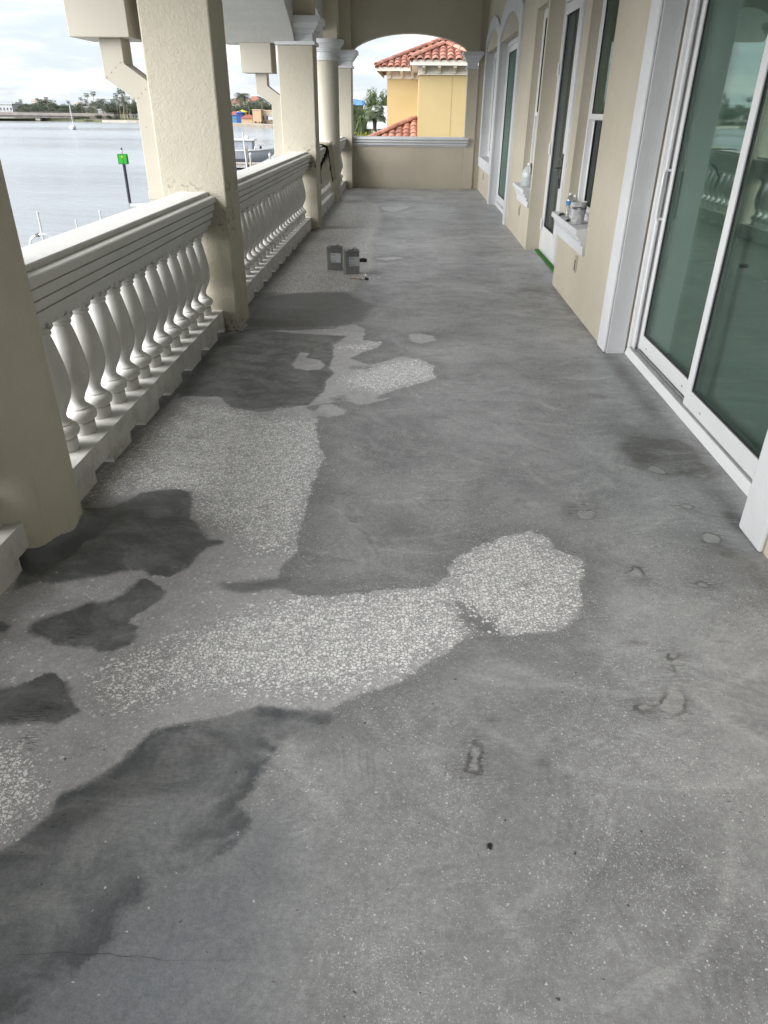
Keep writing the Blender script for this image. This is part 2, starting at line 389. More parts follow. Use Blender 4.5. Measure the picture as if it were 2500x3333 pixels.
# windows
def window(y0, y1, z0, z1, xf, label, split, top, bottom, casing=.05):
    t = thing('window', label, 'window', (xf, (y0 + y1) / 2, z0)); off = (-xf, -(y0 + y1) / 2, -z0)
    o = part('frame', frame_rect(MB(), xf, xf + .09, y0, y1, z0, z1, casing), 'vinyl_white', t, bevel=.003); o.location = off
    a, b = y0 + casing, y1 - casing
    if split:
        s = sash(t, off, xf + .006, xf + .04, a, b, split - .012, z1 - casing, .045, top, name='upper_sash')
        s = sash(t, off, xf + .042, xf + .076, a, b, z0 + casing, split + .03, .045, bottom, name='lower_sash')
    else: sash(t, off, xf + .02, xf + .06, a, b, z0 + casing, z1 - casing, .045, top, name='sash')
    bb = MB(); bb.box(xf + .13, xf + .135, y0, y1, z0 if not split else split, z1); o = part('blind', bb, 'blind_grey', t); o.location = off
    return t
window(6.305, 7.235, .70, 2.595, XR + .082, 'white sash window above the sill with the bottles and bucket', 1.49, 'glass_green', 'glass_dark')
window(9.625, 10.435, .70, 2.595, XR + .082, 'white sash window above the sill with the big jug', 1.49, 'glass_dark', 'glass_grey')
window(14.88, 17.03, .676, 2.53, XR + .135, 'white window in the arched surround next to the end wall', None, 'glass_dark', None)
# hinged glazed door in the recess, with a side light
DX = 1.625
t = thing('entry_door', 'white hinged glazed door with dark lever handle in the recess', 'door', (DX, 8.5, 0)); off = (-DX, -8.5, 0)
fr = MB(); fr.box(DX, DX + .11, 9.47, 9.53, 0, 2.62); fr.box(DX, DX + .11, 7.50, 7.56, 0, 2.62); fr.box(DX, DX + .11, 7.56, 9.47, 2.56, 2.62)
for q in (8.44, 8.49): fr.box(DX - .012, DX + .09, q, q + .03, .03, 2.56)
fr.box(DX + .012, DX + .09, 8.47, 8.49, .03, 2.56); fr.box(DX, DX + .11, 7.56, 9.47, 0, .022)
o = part('frame', fr, 'vinyl_white', t, bevel=.003); o.location = off
leaf = sash(t, off, DX + .005, DX + .05, 8.53, 9.462, .03, 2.55, .105, 'glass_grey', .27, 'door_leaf')
mz = MB(); frame_rect(mz, DX - .006, DX + .006, 8.53 + .085, 9.462 - .085, .28, 2.47, .03); part('glazing_bead', mz, 'vinyl_white', leaf, bevel=.004)
for z in (.32, 1.15, 1.95): part('hinge', MB().tube([(DX - .012, 9.468, z - .06), (DX - .012, 9.468, z + .06)], .011, 8), 'vinyl_white', leaf, smooth=True)
hx = MB(); hx.box(DX - .018, DX + .006, 8.565, 8.605, .80, 1.14)
hx.tube([(DX - .018, 8.585, 1.0), (DX - .065, 8.585, 1.0), (DX - .07, 8.62, .998), (DX - .062, 8.70, 1.0)], .010, 8); hx.lathe([(.0, -.008), (.022, -.008), (.022, .008), (.0, .008)], 10, (DX - .03, 8.585, 1.09))
hx.box(DX - .03, DX - .012, 8.572, 8.598, .80, .90)
part('lever_handle', hx, 'door_metal', leaf, smooth=True)
kk = MB(); kk.lathe([(.0, 0), (.011, 0), (.009, .05), (0, .05)], 8, (DX - .04, 8.585, .86)); part('keys', kk, 'door_metal', leaf)
sl = sash(t, off, DX + .012, DX + .05, 7.565, 8.435, .03, 2.55, .09, 'glass_grey', .30, 'side_light')
bb = MB(); bb.box(DX + .13, DX + .135, 7.5, 9.5, 0, 2.6); o = part('blind', bb, 'blind_grey', t); o.location = off
tm = part('turf_strip', MB().box(1.575, 1.622, 7.60, 9.50, 0.001, .020), 'green_turf'); tag(tm, 'narrow strip of green turf along the hinged door threshold', 'mat')

# ------------------------------------------------------------------ end wall with the wide arch
ew = thing('end_wall', 'beige end wall with wide arched opening and low parapet', 'wall', (0, Y1, 0)); eo = (0, -Y1, 0)
def epart(name, mb, mat, **k): o = part(name, mb, mat, ew, **k); o.location = eo; return o
lo = MB(); lo.box(-1.312, 1.092, Y1, Y1 + .25, 0, .90); epart('parapet', lo, 'stucco_beige')
XA, XB = -1.312, 1.092
hd = [(XA - .5, 2.566)] + [(x, 2.88 - (x + .11) ** 2 / (2 * 2.35)) if False else (x, 2.566 + (2.878 - 2.566) * (1 - ((x - (XA + XB) / 2) / ((XB - XA) / 2)) ** 2) ** .72) for x in np.linspace(XA, XB, 25)] + [(1.325, 2.566), (1.325, ZC), (XA - .5, ZC)]
am = MB()
for i in range(1, 25): am.prism([hd[i], hd[i + 1], (hd[i + 1][0], ZC), (hd[i][0], ZC)], 'y', Y1, Y1 + .25)
am.prism([(XB, 2.566), (1.325, 2.566), (1.325, ZC), (XB, ZC)], 'y', Y1, Y1 + .25); am.prism([(XA - .35, 2.566), (XA, 2.566), (XA, ZC), (XA - .35, ZC)], 'y', Y1, Y1 + .25)
me = am.mesh('arch_head'); bm = bmesh.new(); bm.from_mesh(me); bmesh.ops.remove_doubles(bm, verts=bm.verts, dist=.0005); bm.to_mesh(me); bm.free()
o = link('arch_head', me, 'stucco_beige', ew); o.location = eo
epart('pier', MB().box(XB, 1.325, Y1, Y1 + .25, 0, 2.26), 'stucco_beige', bevel=.01)
epart('corner_return', MB().box(1.325, XR, Y1 + .035, Y1 + .25, 0, ZC), 'stucco_beige')
CAPS = [(.008, 2.260), (.028, 2.261), (.029, 2.300), (.002, 2.304), (.001, 2.386), (.026, 2.388), (.027, 2.414), (.046, 2.416), (.047, 2.440), (.060, 2.444), (.070, 2.466), (.092, 2.490), (.093, 2.504), (.118, 2.507), (.119, 2.568)]
cap = MB(); 
for o_, z in CAPS: pass
cap.rings([(o_ * .9, z) for o_, z in CAPS], (XB + 1.325) / 2 - .02, Y1 + .1, (1.325 - XB) / 2 - .012, .10); epart('capital', cap, 'stucco_white')
RAILP = [(.098, 1.014), (.103, 1.010), (.104, .990), (.146, .984), (.153, .979), (.154, .946), (.133, .942), (.132, .934), (.141, .932), (.138, .894), (.118, .890), (.117, .882), (.126, .880), (.122, .844), (.101, .840), (.100, .832), (.109, .830), (.104, .794), (.078, .788), (.072, .748)]
sm = MB()
SILLP = [(.10, 1.014), (.152, 1.002), (.155, .966), (.108, .964), (.108, .944), (.140, .942), (.136, .912), (.092, .910), (.092, .890), (.122, .888), (.118, .860), (.078, .858), (.076, .826)]
n = len(SILLP); zf = lambda z: z
V = []
for o_, z in SILLP: V += [(XA + .002, Y1 - o_ + .06, zf(z)), (XB + o_ * .85 - .03, Y1 - o_ + .06, zf(z)), (XB + o_ * .85 - .03, Y1 + .3, zf(z)), (XA + .002, Y1 + .3, zf(z))]
sm.add(V, [(j * 4 + k, j * 4 + (k + 1) % 4, (j + 1) * 4 + (k + 1) % 4, (j + 1) * 4 + k) for j in range(n - 1) for k in range(4)] + [(0, 1, 2, 3), tuple((n - 1) * 4 + k for k in (3, 2, 1, 0))])
epart('sill_moulding', sm, 'stucco_white')
bw = thing('back_parapet', 'low beige parapet with an added light-blocking pier closing the balcony behind the photographer', 'wall', (0, Y0, 0))
o = part('parapet', MB().box(-1.34, XR, Y0 - .22, Y0, 0, .84), 'stucco_beige', bw); o.location = (0, -Y0, 0)
o = part('coping', MB().box(-1.34, XR, Y0 - .27, Y0 + .05, .84, 1.0), 'stucco_white', bw); o.location = (0, -Y0, 0)
o = part('pier', MB().box(.1, XR, Y0 - .22, Y0, 1.0, 2.9), 'stucco_beige', bw); o.location = (0, -Y0, 0)  # unseen pier, added to block light and darken the near floor
o = part('lintel', MB().box(-1.34, XR, Y0 - .22, Y0, 2.9, ZC), 'stucco_beige', bw); o.location = (0, -Y0, 0)

# ------------------------------------------------------------------ columns
def column(y, rnd, label, capdrop=0.0, hy=.21, x=XC):
    t = thing('column', label, 'column', (x, y, 0), group=None)
    if rnd:
        part('shaft', MB().lathe([(.232, 0), (.232, 2.262)], 48), 'stucco_round', t, smooth=True)
        part('capital', MB().lathe([(.222 + o_ * .95, z) for o_, z in CAPS], 48), 'stucco_white', t, smooth=True)
        part('pier', MB().box(0, .235, -.20, .20, 2.566, ZC), 'stucco_beige', t)
    else:
        part('shaft', MB().box(-HC, HC, -hy, hy, 0, 2.262), 'stucco_column', t, bevel=.012)
        part('capital', MB().rings([(o_, z) for o_, z in CAPS], 0, 0, HC - .002, hy - .002), 'stucco_white', t)
        part('pier', MB().box(0, HC, -hy, hy, 2.566, ZC), 'stucco_beige', t)
    return t
C1, C2, C3, C4 = 2.475, 5.753, 11.22, 14.62
column(C1, True, 'round beige column with stained stucco and dark coat puddled at its foot')
column(C2, False, 'square beige column nearest the big sliding door')
column(C3, False, 'square beige column beyond the metal cans')
column(C4, True, 'round beige column beside the draped cloth')
column(Y0, False, 'square beige column behind the photographer')
ep = thing('end_pilaster', 'square beige pilaster at the end wall with black mildew at its foot', 'column', (XC, 17.3, 0))
part('shaft', MB().box(-HC, .268, -.22, .25, 0, 2.262), 'stucco_column', ep, bevel=.01)
part('capital', MB().rings(CAPS, .017, .01, .252, .22), 'stucco_white', ep); part('pier', MB().box(0, .262, -.215, -.001, 2.566, ZC), 'stucco_beige', ep)

# ------------------------------------------------------------------ arched outer walls over the railing (thicker than the columns, overhanging outside)
def arch_wall(ya, yb, ca, cb, za, zb, crown, label):
    """opening from ya to yb; wall piece from ca to cb"""
    t = thing('arch_wall', label, 'wall', (XC, (ca + cb) / 2, ZS)); mb = MB()
    ym = (ya + yb) / 2; h = (yb - ya) / 2; N = 28
    pts = []
    for i in range(N + 1):
        u = -1 + 2 * i / N; base = za + (zb - za) * (u + 1) / 2
        pts.append((ym + u * h, base + (crown - (za + zb) / 2) * (1 - abs(u) ** 2.0) ** .93))
    pts = [(ca, za)] + pts + [(cb, zb)]
    for i in range(len(pts) - 1):
        if pts[i + 1][0] - pts[i][0] > 1e-6: mb.prism([pts[i], pts[i + 1], (pts[i + 1][0], ZC), (pts[i][0], ZC)], 'x', XC, XC - .97)
    me = mb.mesh('arch'); bm = bmesh.new(); bm.from_mesh(me); bmesh.ops.remove_doubles(bm, verts=bm.verts, dist=.0004)
    inner = [f for f in bm.faces if all(len(e.link_faces) > 2 for e in f.edges if abs(f.normal.y) > .99) and abs(f.normal.y) > .99]
    bmesh.ops.delete(bm, geom=inner, context='FACES_ONLY'); bm.to_mesh(me); bm.free()
    o = link('arch', me, 'arch_white', t); o.location = (-XC, -(ca + cb) / 2, -ZS); return t
arch_wall(C2 + .21, C3 - .21, C2, C3, ZS, ZS, 2.965, 'pale stucco arch spanning between the two square columns')
arch_wall(C1 + .05, C2 - .21, C1, C2, 2.56, ZS, 2.95, 'pale stucco arch between the stained round column and the square column')
arch_wall(C3 + .21, C4 - .0, C3, C4 + .01, ZS, 2.58, 2.90, 'pale stucco arch above the draped cloth')
arch_wall(C4 + .05, 17.08, C4 + .011, 17.55, 2.58, ZS, 2.85, 'pale stucco arch beside the end wall')
arch_wall(Y0 + .21, C1 - .05, Y0 - .2, C1 - .001, ZS, 2.56, 2.95, 'pale stucco arch over the railing before the stained round column')

# ------------------------------------------------------------------ balustrades
BPROF = [(.0, 0), (.060, .0), (.060, .056), (.053, .061), (.058, .068), (.072, .078), (.077, .095), (.073, .112), (.061, .124), (.053, .127), (.053, .133), (.042, .142), (.036, .157), (.036, .168), (.043, .190), (.057, .220), (.069, .252), (.076, .285), (.0775, .312), (.075, .350), (.069, .395), (.061, .440), (.053, .480), (.046, .512), (.041, .528), (.047, .534), (.048, .542), (.044, .548), (.052, .556), (.058, .566), (.058, .588), (0, .588)]
bal_me = MB().lathe([(r * 1.10, z) for r, z in BPROF], 20).mesh('baluster', True); bal_me.materials.append(MATS['cast_white'])
def balustrade(ya, yb, b0, label, notch0, step=.206, nstep=.4725, nw=.22):
    t = thing('balustrade', label, 'balustrade', (XC, (ya + yb) / 2, 0)); off = (0, -(ya + yb) / 2, 0)
    r = MB(); V = []; n = len(RAILP)
    loop = [(o_, z) for o_, z in RAILP] + [(-o_, z) for o_, z in RAILP[::-1]]
    r.prism(loop, 'y', ya, yb); o = part('handrail', r, 'cast_white', t); o.location = off
    pl = [(ya, .165), (ya, 0.0)]
    y = notch0
    while y < yb - .05:
        a, b = y, min(y + nw, yb - .03)
        if a > ya + .02: pl += [(a, 0), (a + .004, .030), (a + .012, .052), (b - .035, .055), (b - .03, .030), (b, .026), (b + .004, 0)]
        y += nstep
    pl += [(yb, 0), (yb, .165)]
    # solid body above notches + feet
    pb = MB(); pb.box(-.125, .125, ya, yb, .056, .165)
    segs = []; cur = ya; y = notch0
    while y < yb - .05:
        if y > ya + .02:
            segs.append((cur, y)); cur = y + nw
        elif y + nw > ya: cur = y + nw
        y += nstep
    if cur < yb: segs.append((cur, yb))
    for a, b in segs: pb.prism([(a, 0), (b, 0), (b, .0559), (a, .0559)], 'x', -.125, .125)
    for a, b in segs[1:]: pb.prism([(a - .032, .028), (a - .0005, .028), (a - .0005, .0559), (a - .032, .0559)], 'x', -.1245, .1245)
    o = part('plinth', pb, 'cast_white', t); o.location = off
    y = b0
    while y < yb - .04:
        if y > ya + .04:
            o = link('baluster', bal_me, None, t, (random.uniform(-.003, .003), y - (ya + yb) / 2 + random.uniform(-.004, .004), .163)); o.rotation_euler = (random.uniform(-.006, .006), random.uniform(-.006, .006), random.uniform(0, 6))
        y += step
    return t
balustrade(C1 + .20, C2 - .208, 2.945, 'white balustrade between the stained round column and the square column', 2.93)
balustrade(C2 + .208, C3 - .208, 6.10, 'long white balustrade beside the metal cans', 6.25)
balustrade(C3 + .208, C4 - .20, 11.60, 'short white balustrade with a beige cloth over its handrail', 11.70)
balustrade(C4 + .20, 17.085, 15.0, 'white balustrade meeting the mildewed end pilaster', 15.1)
balustrade(Y0 + .208, C1 - .20, -2.1, 'white balustrade running up to the stained round column from behind', .30, nstep=.4725)

# ------------------------------------------------------------------ rainwater heads and downspouts outside the square columns
def downspout(yc, label):
    y0, y1 = yc - .09, yc + .09
    t = thing('downspout', label, 'downspout', (-1.95, yc, .3)); off = (1.95, -yc, -.3)
    h = part('rainwater_head', MB().box(-2.31, -1.905, yc - .16, yc + .26, 1.945, 2.279), 'metal_beige', t, bevel=.004); h.location = off
    xa, xb = -2.142, -1.990; xc, xd = -1.945, -1.822
    zig = [(xa, 1.945), (xb, 1.945), (xb, 1.80), (xd - .002, 1.685), (xd - .002, -2.5), (xc, -2.5), (xc, 1.585), (xa, 1.715)]
    p = part('pipe', MB().prism(zig, 'y', y0, y1), 'metal_beige', t, bevel=.004); p.location = off
    s = part('strap', MB().box(xc - .006, xd + .0005, y0 - .004, y1 + .004, .945, 1.005), 'metal_beige', t, bevel=.002); s.location = off
    rv = MB()
    for k in range(4): rv.lathe([(.006, -.003), (.0045, .003), (0, .004)], 8)
    for (x, z) in [(-2.128 + .036 * k, 1.722 + .028 * k) for k in range(4)] + [(-1.93 + .03 * k, 1.60 + .025 * k) for k in range(4)] + [(-1.90, 1.42), (-1.885, .975)]:
        o = part('rivet', MB().box(-.0045, .0045, -.003, .001, -.0045, .0045), 'metal_beige', t, bevel=.002); o.location = (x + 1.95, y0 - yc - .0005, z - .3)
    return t
downspout(C2 - .01, 'beige square downspout with rain head outside the square column near the sliding door')
downspout(C3 - .05, 'beige square downspout with rain head outside the square column beyond the cans')
# ------------------------------------------------------------------ deck floor: patchy trowelled coating over pebble aggregate
S = 1.507      # outlines below are read off the photograph at 1659 px width
def P2(pts, k=S): return [tuple(flr(x * k, y * k)[:2]) for x, y in pts]
def Z7(pts): return [tuple(flr(500 + x / 1.659, 600 + y / 1.659)[:2]) for x, y in pts]
def Z3(pts): return [tuple(flr(1600 + x / 1.843, 1500 + y / 1.843)[:2]) for x, y in pts]
def Z4(pts): return [tuple(flr(x / 1.843, 2333 + y / 1.843)[:2]) for x, y in pts]
def ZA(pts): return [tuple(flr(x / 1.843, 1500 + y / 1.843)[:2]) for x, y in pts]
def ZM(pts): return [tuple(flr(800 + x / 1.843, 1500 + y / 1.843)[:2]) for x, y in pts]
gx = np.arange(-1.72, 1.7601, .0150); 
gy = np.concatenate([np.arange(Y0 - .2, .5, .10), np.arange(.5, 6.2, .0125), np.arange(6.2, 17.6, .035)])
NX, NY = len(gx), len(gy)
GX, GY = np.meshgrid(gx, gy); PX, PY = GX.ravel(), GY.ravel()
def sdist(polys, clip=.35):
    best = np.full(PX.shape, -clip)
    for poly in polys:
        pl = np.array(poly); x0, y0 = pl.min(0) - clip; x1, y1 = pl.max(0) + clip
        ix = np.where((PX > x0) & (PX < x1) & (PY > y0) & (PY < y1))[0]
        if not len(ix): continue
        x, y = PX[ix], PY[ix]; d2 = np.full(x.shape, 1e9); ins = np.zeros(x.shape, bool)
        for i in range(len(pl)):
            ax, ay = pl[i]; bx, by = pl[(i + 1) % len(pl)]
            dx, dy = bx - ax, by - ay; L = dx * dx + dy * dy + 1e-12
            tt = np.clip(((x - ax) * dx + (y - ay) * dy) / L, 0, 1)
            d2 = np.minimum(d2, (x - ax - tt * dx) ** 2 + (y - ay - tt * dy) ** 2)
            c = ((ay > y) != (by > y)); ins ^= c & (x < (bx - ax) * (y - ay) / (by - ay + 1e-12) + ax)
        s = np.where(ins, np.sqrt(d2), -np.sqrt(d2)); best[ix] = np.maximum(best[ix], s)
    return np.clip(best, -clip, clip)
LIGHT = P2([(-200, 1500), (0, 1290), (60, 1200), (130, 1090), (195, 1040), (290, 940), (385, 850), (480, 858), (500, 880), (560, 890), (640, 878), (690, 890), (683, 925), (690, 960), (702, 990), (690, 1010), (672, 1060), (662, 1100), (645, 1160), (640, 1195), (605, 1225), (600, 1250), (560, 1258), (490, 1262), (480, 1272), (520, 1280), (600, 1270), (640, 1282), (700, 1287), (780, 1280), (860, 1270), (930, 1268), (975, 1240), (968, 1225), (990, 1200), (1025, 1183), (1090, 1157), (1150, 1147), (1185, 1163), (1205, 1187), (1265, 1213), (1262, 1245), (1255, 1262), (1258, 1300), (1250, 1335), (1200, 1362), (1110, 1376), (1065, 1372), (1010, 1375), (960, 1415), (900, 1450), (860, 1478), (800, 1490), (740, 1520), (700, 1537), (640, 1535), (560, 1526), (480, 1550), (400, 1562), (330, 1580), (270, 1640), (200, 1690), (130, 1715), (110, 1760), (50, 1810), (0, 1840), (-250, 1950)])
L2 = Z7([(640, 790), (980, 780), (1000, 765), (1090, 757), (1140, 780), (1140, 820), (1130, 840), (1240, 850), (1210, 880), (1130, 910), (1060, 940), (1170, 975), (1250, 955), (1330, 930), (1430, 940), (1500, 970), (1525, 985), (1510, 1010), (1535, 1045), (1420, 1080), (1340, 1100), (1220, 1140), (1200, 1160), (1290, 1150), (1200, 1175), (1130, 1195), (1040, 1170), (960, 1180), (830, 1200), (640, 1215), (830, 1190), (920, 1110), (930, 1060), (970, 1020), (940, 990), (965, 940), (970, 870), (1040, 820), (800, 808)])
L3 = Z7([(1375, 812), (1440, 804), (1520, 820), (1526, 842), (1450, 858), (1390, 850)])
L5 = Z7([(745, 975), (790, 905), (845, 910), (830, 935), (900, 950), (930, 975), (900, 1000), (830, 1005), (760, 995)])
L6 = Z7([(870, 1220), (900, 1190), (960, 1185), (1040, 1215), (1030, 1245), (950, 1260), (890, 1250)])
LFAR = Z7([(590, 580), (700, 470), (830, 320), (900, 245), (1000, 110), (1040, 60), (1130, 70), (1220, 110), (1230, 190), (1190, 290), (1180, 340), (1190, 450), (1100, 560), (1070, 582), (900, 583), (700, 592)])
LB = Z7([(1225, 120), (1400, 118), (1300, 150), (1240, 140)])
LC = Z7([(1190, 400), (1300, 390), (1360, 398), (1260, 412)])
light = sdist([LIGHT, L2, L3, L5, L6, LB, LC])
lfar = sdist([LFAR])
D1 = ZA([(60, 790), (110, 700), (130, 640), (440, 330), (480, 290), (560, 285), (680, 270), (850, 195), (980, 172), (1080, 168), (1140, 185), (1155, 215), (1145, 265), (1130, 345), (1190, 385), (1240, 450), (1265, 472), (1335, 476), (1345, 492), (1300, 508), (1240, 512), (1200, 560), (1150, 625), (1080, 665), (1010, 700), (960, 690), (900, 690), (860, 655), (700, 672), (520, 705), (330, 735), (210, 728), (140, 755)])
D2 = ZA([(155, 1025), (180, 975), (250, 940), (360, 910), (480, 870), (550, 840), (580, 855), (640, 840), (720, 800), (800, 745), (860, 708), (900, 720), (960, 750), (985, 790), (960, 830), (880, 890), (800, 930), (760, 950), (765, 975), (830, 990), (810, 1040), (790, 1095), (690, 1138), (600, 1138), (500, 1115), (420, 1105), (320, 1105), (270, 1075), (180, 1045)])
D3 = ZA([(-200, 1370), (0, 1365), (100, 1355), (200, 1305), (300, 1265), (355, 1270), (360, 1300), (410, 1370), (440, 1440), (480, 1505), (400, 1540), (330, 1580), (230, 1575), (100, 1585), (-200, 1570)])
D3b = ZA([(-80, 970), (20, 965), (60, 985), (30, 1020), (-80, 1040)])
D4 = Z7([(120, 1160), (240, 960), (350, 830), (480, 790), (560, 770), (630, 795), (700, 800), (800, 805), (1040, 820), (960, 860), (965, 900), (970, 930), (960, 950), (940, 990), (970, 1020), (920, 1070), (920, 1110), (830, 1190), (640, 1205), (500, 1212), (420, 1200), (380, 1170), (350, 1145), (170, 1145)])
D4b = Z7([(480, 770), (530, 680), (600, 612), (700, 590), (900, 580), (1050, 583), (1090, 610), (1200, 650), (1130, 740), (980, 768), (800, 775), (640, 780)])
D6 = ZM([(1255, 850), (1340, 840), (1390, 870), (1430, 930), (1490, 930), (1520, 980), (1540, 1060), (1400, 1060), (1330, 1050), (1300, 970), (1250, 900)])
D7 = ZA([(1310, 745), (1340, 730), (1450, 720), (1600, 705), (1760, 690), (1760, 740), (1650, 765), (1500, 790), (1420, 780), (1340, 765)])
D8 = Z7([(1045, 985), (1120, 980), (1185, 985), (1150, 1003), (1070, 1000)]); D9 = Z7([(960, 1150), (1030, 1140), (1040, 1165), (980, 1185)])
dark = sdist([D1, D2, D3, D3b, D4]) ; darks = sdist([D4b, D6, D7, D8, D9]); dark = np.minimum(dark, -sdist([L5]))
BLUE = P2([(-300, 1990), (0, 1838), (50, 1810), (110, 1760), (130, 1718), (200, 1690), (270, 1640), (330, 1580), (400, 1562), (480, 1550), (560, 1526), (640, 1535), (715, 1543), (715, 1560), (640, 1580), (600, 1605), (580, 1650), (545, 1700), (520, 1735), (545, 1770), (500, 1830), (380, 1890), (290, 1960), (220, 2060), (100, 2140), (0, 2230), (-300, 2400)])
BLUE2 = P2([(-300, 2000), (0, 1840), (200, 1900), (420, 1850), (560, 1740), (640, 1800), (640, 2000), (560, 2212), (300, 2600), (-300, 2600)])
blue = sdist([BLUE]); blue2 = sdist([BLUE2], .6)
CH1 = P2([(150, 1090), (290, 955), (400, 870), (490, 880), (570, 905), (690, 905), (690, 960), (700, 990), (672, 1060), (655, 1110), (640, 1195), (560, 1190), (480, 1140), (440, 1110), (420, 1070), (330, 1055), (250, 1070)])
CH2 = P2([(220, 1470), (240, 1430), (330, 1400), (390, 1375), (480, 1345), (580, 1310), (640, 1292), (780, 1285), (930, 1270), (985, 1240), (985, 1200), (1090, 1160), (1150, 1150), (1200, 1190), (1262, 1220), (1255, 1300), (1230, 1345), (1120, 1370), (1010, 1360), (930, 1420), (860, 1450), (740, 1480), (640, 1495), (540, 1490), (420, 1480), (300, 1520), (250, 1520)])
CH3 = P2([(-200, 1600), (20, 1620), (60, 1660), (75, 1710), (50, 1770), (0, 1800), (-200, 1850)])
CH4 = Z7([(1000, 1060), (1120, 1010), (1250, 970), (1400, 950), (1520, 990), (1530, 1045), (1340, 1090), (1200, 1120), (1080, 1090)]); CH5 = Z7([(1000, 880), (1120, 860), (1230, 855), (1130, 900)])
chip = np.clip(.5 + sdist([CH1, CH2, CH3, CH4, CH5]) / .14, 0, 1)
chip = np.maximum(chip, .55 * np.clip(.6 + lfar / .2, 0, 1)); 
chip = np.maximum(chip, .07 * np.clip(.5 + sdist([LIGHT]) / .12, 0, 1))
RINGS = [Z3([(990, 1475), (1040, 1420), (1062, 1390), (1065, 1350), (1085, 1335), (1110, 1370), (1145, 1400), (1160, 1450), (1150, 1505), (1110, 1525), (1040, 1510)]), Z3([(860, 1485), (890, 1455), (930, 1450), (965, 1475), (975, 1495), (900, 1500)]), Z3([(1065, 1290), (1068, 1250), (1085, 1235), (1105, 1275), (1105, 1305)]), Z3([(1065, 1165), (1090, 1145), (1118, 1160), (1100, 1185), (1070, 1190)]),
         Z3([(505, 320), (530, 295), (560, 305), (600, 295), (635, 310), (610, 335), (570, 350), (530, 345)]), Z3([(540, 262), (570, 250), (600, 250), (580, 268)]), Z3([(800, 675), (835, 660), (850, 635), (890, 645), (915, 690), (870, 695)]), Z3([(1255, 450), (1290, 430), (1340, 440), (1375, 470), (1360, 500), (1300, 490), (1260, 480)]), Z3([(1225, 735), (1255, 720), (1300, 745), (1300, 762), (1250, 752)]), Z3([(1130, 270), (1170, 258), (1210, 275), (1190, 295)]),
         Z3([(930, 50), (960, 25), (1000, 35), (1050, 75), (1010, 80)]), [tuple(flr(800 + x / 1.843, 2333 + y / 1.843)[:2]) for x, y in [(1325, 320), (1340, 270), (1360, 245), (1350, 210), (1370, 150), (1400, 170), (1418, 190), (1390, 245), (1400, 290), (1412, 325), (1370, 332)]]]
ring = sdist(RINGS, .12)
def blob(px, py, rx, ry, k=1.0, ang=0):
    c = flr(px * S, py * S); e = flr((px + rx) * S, py * S); f = flr(px * S, (py - ry) * S)
    a = abs(e.x - c.x) + 1e-4; b = abs(f.y - c.y) + 1e-4
    u = (PX - c.x); v = (PY - c.y); ca, sa = math.cos(ang), math.sin(ang)
    return k * np.exp(-(((u * ca + v * sa) / a) ** 2 + ((-u * sa + v * ca) / b) ** 2))
smear_shadow = np.zeros_like(PX)
for a in [(1062, 1555, 16, 9, .8), (1175, 1645, 16, 14, .9), (1375, 1388, 22, 5, .6), (1370, 980, 22, 28, .75), (1420, 960, 60, 22, .6), (1500, 1020, 50, 18, .7), (1330, 1030, 12, 12, .5), (1570, 1195, 22, 14, .5), (1650, 1260, 20, 60, .6), (1525, 1262, 30, 5, .5), (1235, 1098, 20, 12, .7), (1395, 1528, 26, 12, .55), (1290, 855, 30, 7, .6), (1150, 630, 40, 14, .45), (1180, 625, 50, 14, .3), (1150, 660, 30, 8, .4), (1340, 790, 45, 14, .5), (1430, 860, 60, 14, .35), (1600, 1140, 16, 30, .6), (400, 1650, 110, 40, .35), (300, 1700, 120, 30, .45), (480, 1610, 60, 22, .5), (180, 1760, 60, 30, .5), (60, 1520, 34, 14, .3), (985, 1668, 7, 6, .6), (720, 1555, 26, 8, .35), (640, 1590, 60, 10, .4), (260, 1090, 110, 26, .65), (140, 1130, 60, 20, .6), (400, 1075, 40, 8, .5), (420, 945, 20, 6, .4)]:
    smear_shadow += blob(*a)
for (x, y, rx, ry, k) in [(650, 516, 90, 8, .55), (620, 545, 70, 9, .5), (560, 560, 50, 10, .45), (640, 497, 60, 6, .4), (700, 470, 60, 6, .3)]: smear_shadow += blob(x, y, rx, ry, k)  # cast shadow bands across the far floor, painted into the colour
smear_shadow += blob(1440, 985, 85, 40, .75) + blob(1380, 960, 40, 30, .5) + blob(1560, 1180, 60, 20, .4)
smear_shadow += .8 * np.exp(-((PX - 1.46) / .06) ** 2) * ((PY > 2.6) & (PY < 7.6)) * (.4 + .6 * np.sin(PY * 5.1) ** 2) + .8 * np.exp(-((PX + 1.45) / .05) ** 2) * (PY > 2.6) * (PY < 12)
smear_shadow = np.clip(smear_shadow, 0, 1)
warm = np.clip(blob(1480, 980, 130, 60, .8) + blob(1250, 680, 140, 60, .5) + blob(1640, 1250, 60, 90, .8) + blob(860, 1420, 200, 60, 0) + blob(520, 1740, 60, 40, .5) + blob(480, 1960, 90, 40, .35), 0, 1)
arcs = np.zeros_like(PX)
def arcstroke(cx, cy, r, a0, a1, w, k):
    d = np.hypot(PX - cx, PY - cy); a = np.arctan2(PY - cy, PX - cx)
    da = (a - a0) % (2 * math.pi); span = (a1 - a0) % (2 * math.pi); u = da / span
    return k * np.exp(-((d - r) / w) ** 2) * np.where(u < 1, np.clip(np.sin(np.pi * np.clip(u, 0, 1)) * 1.6, 0, 1), 0)
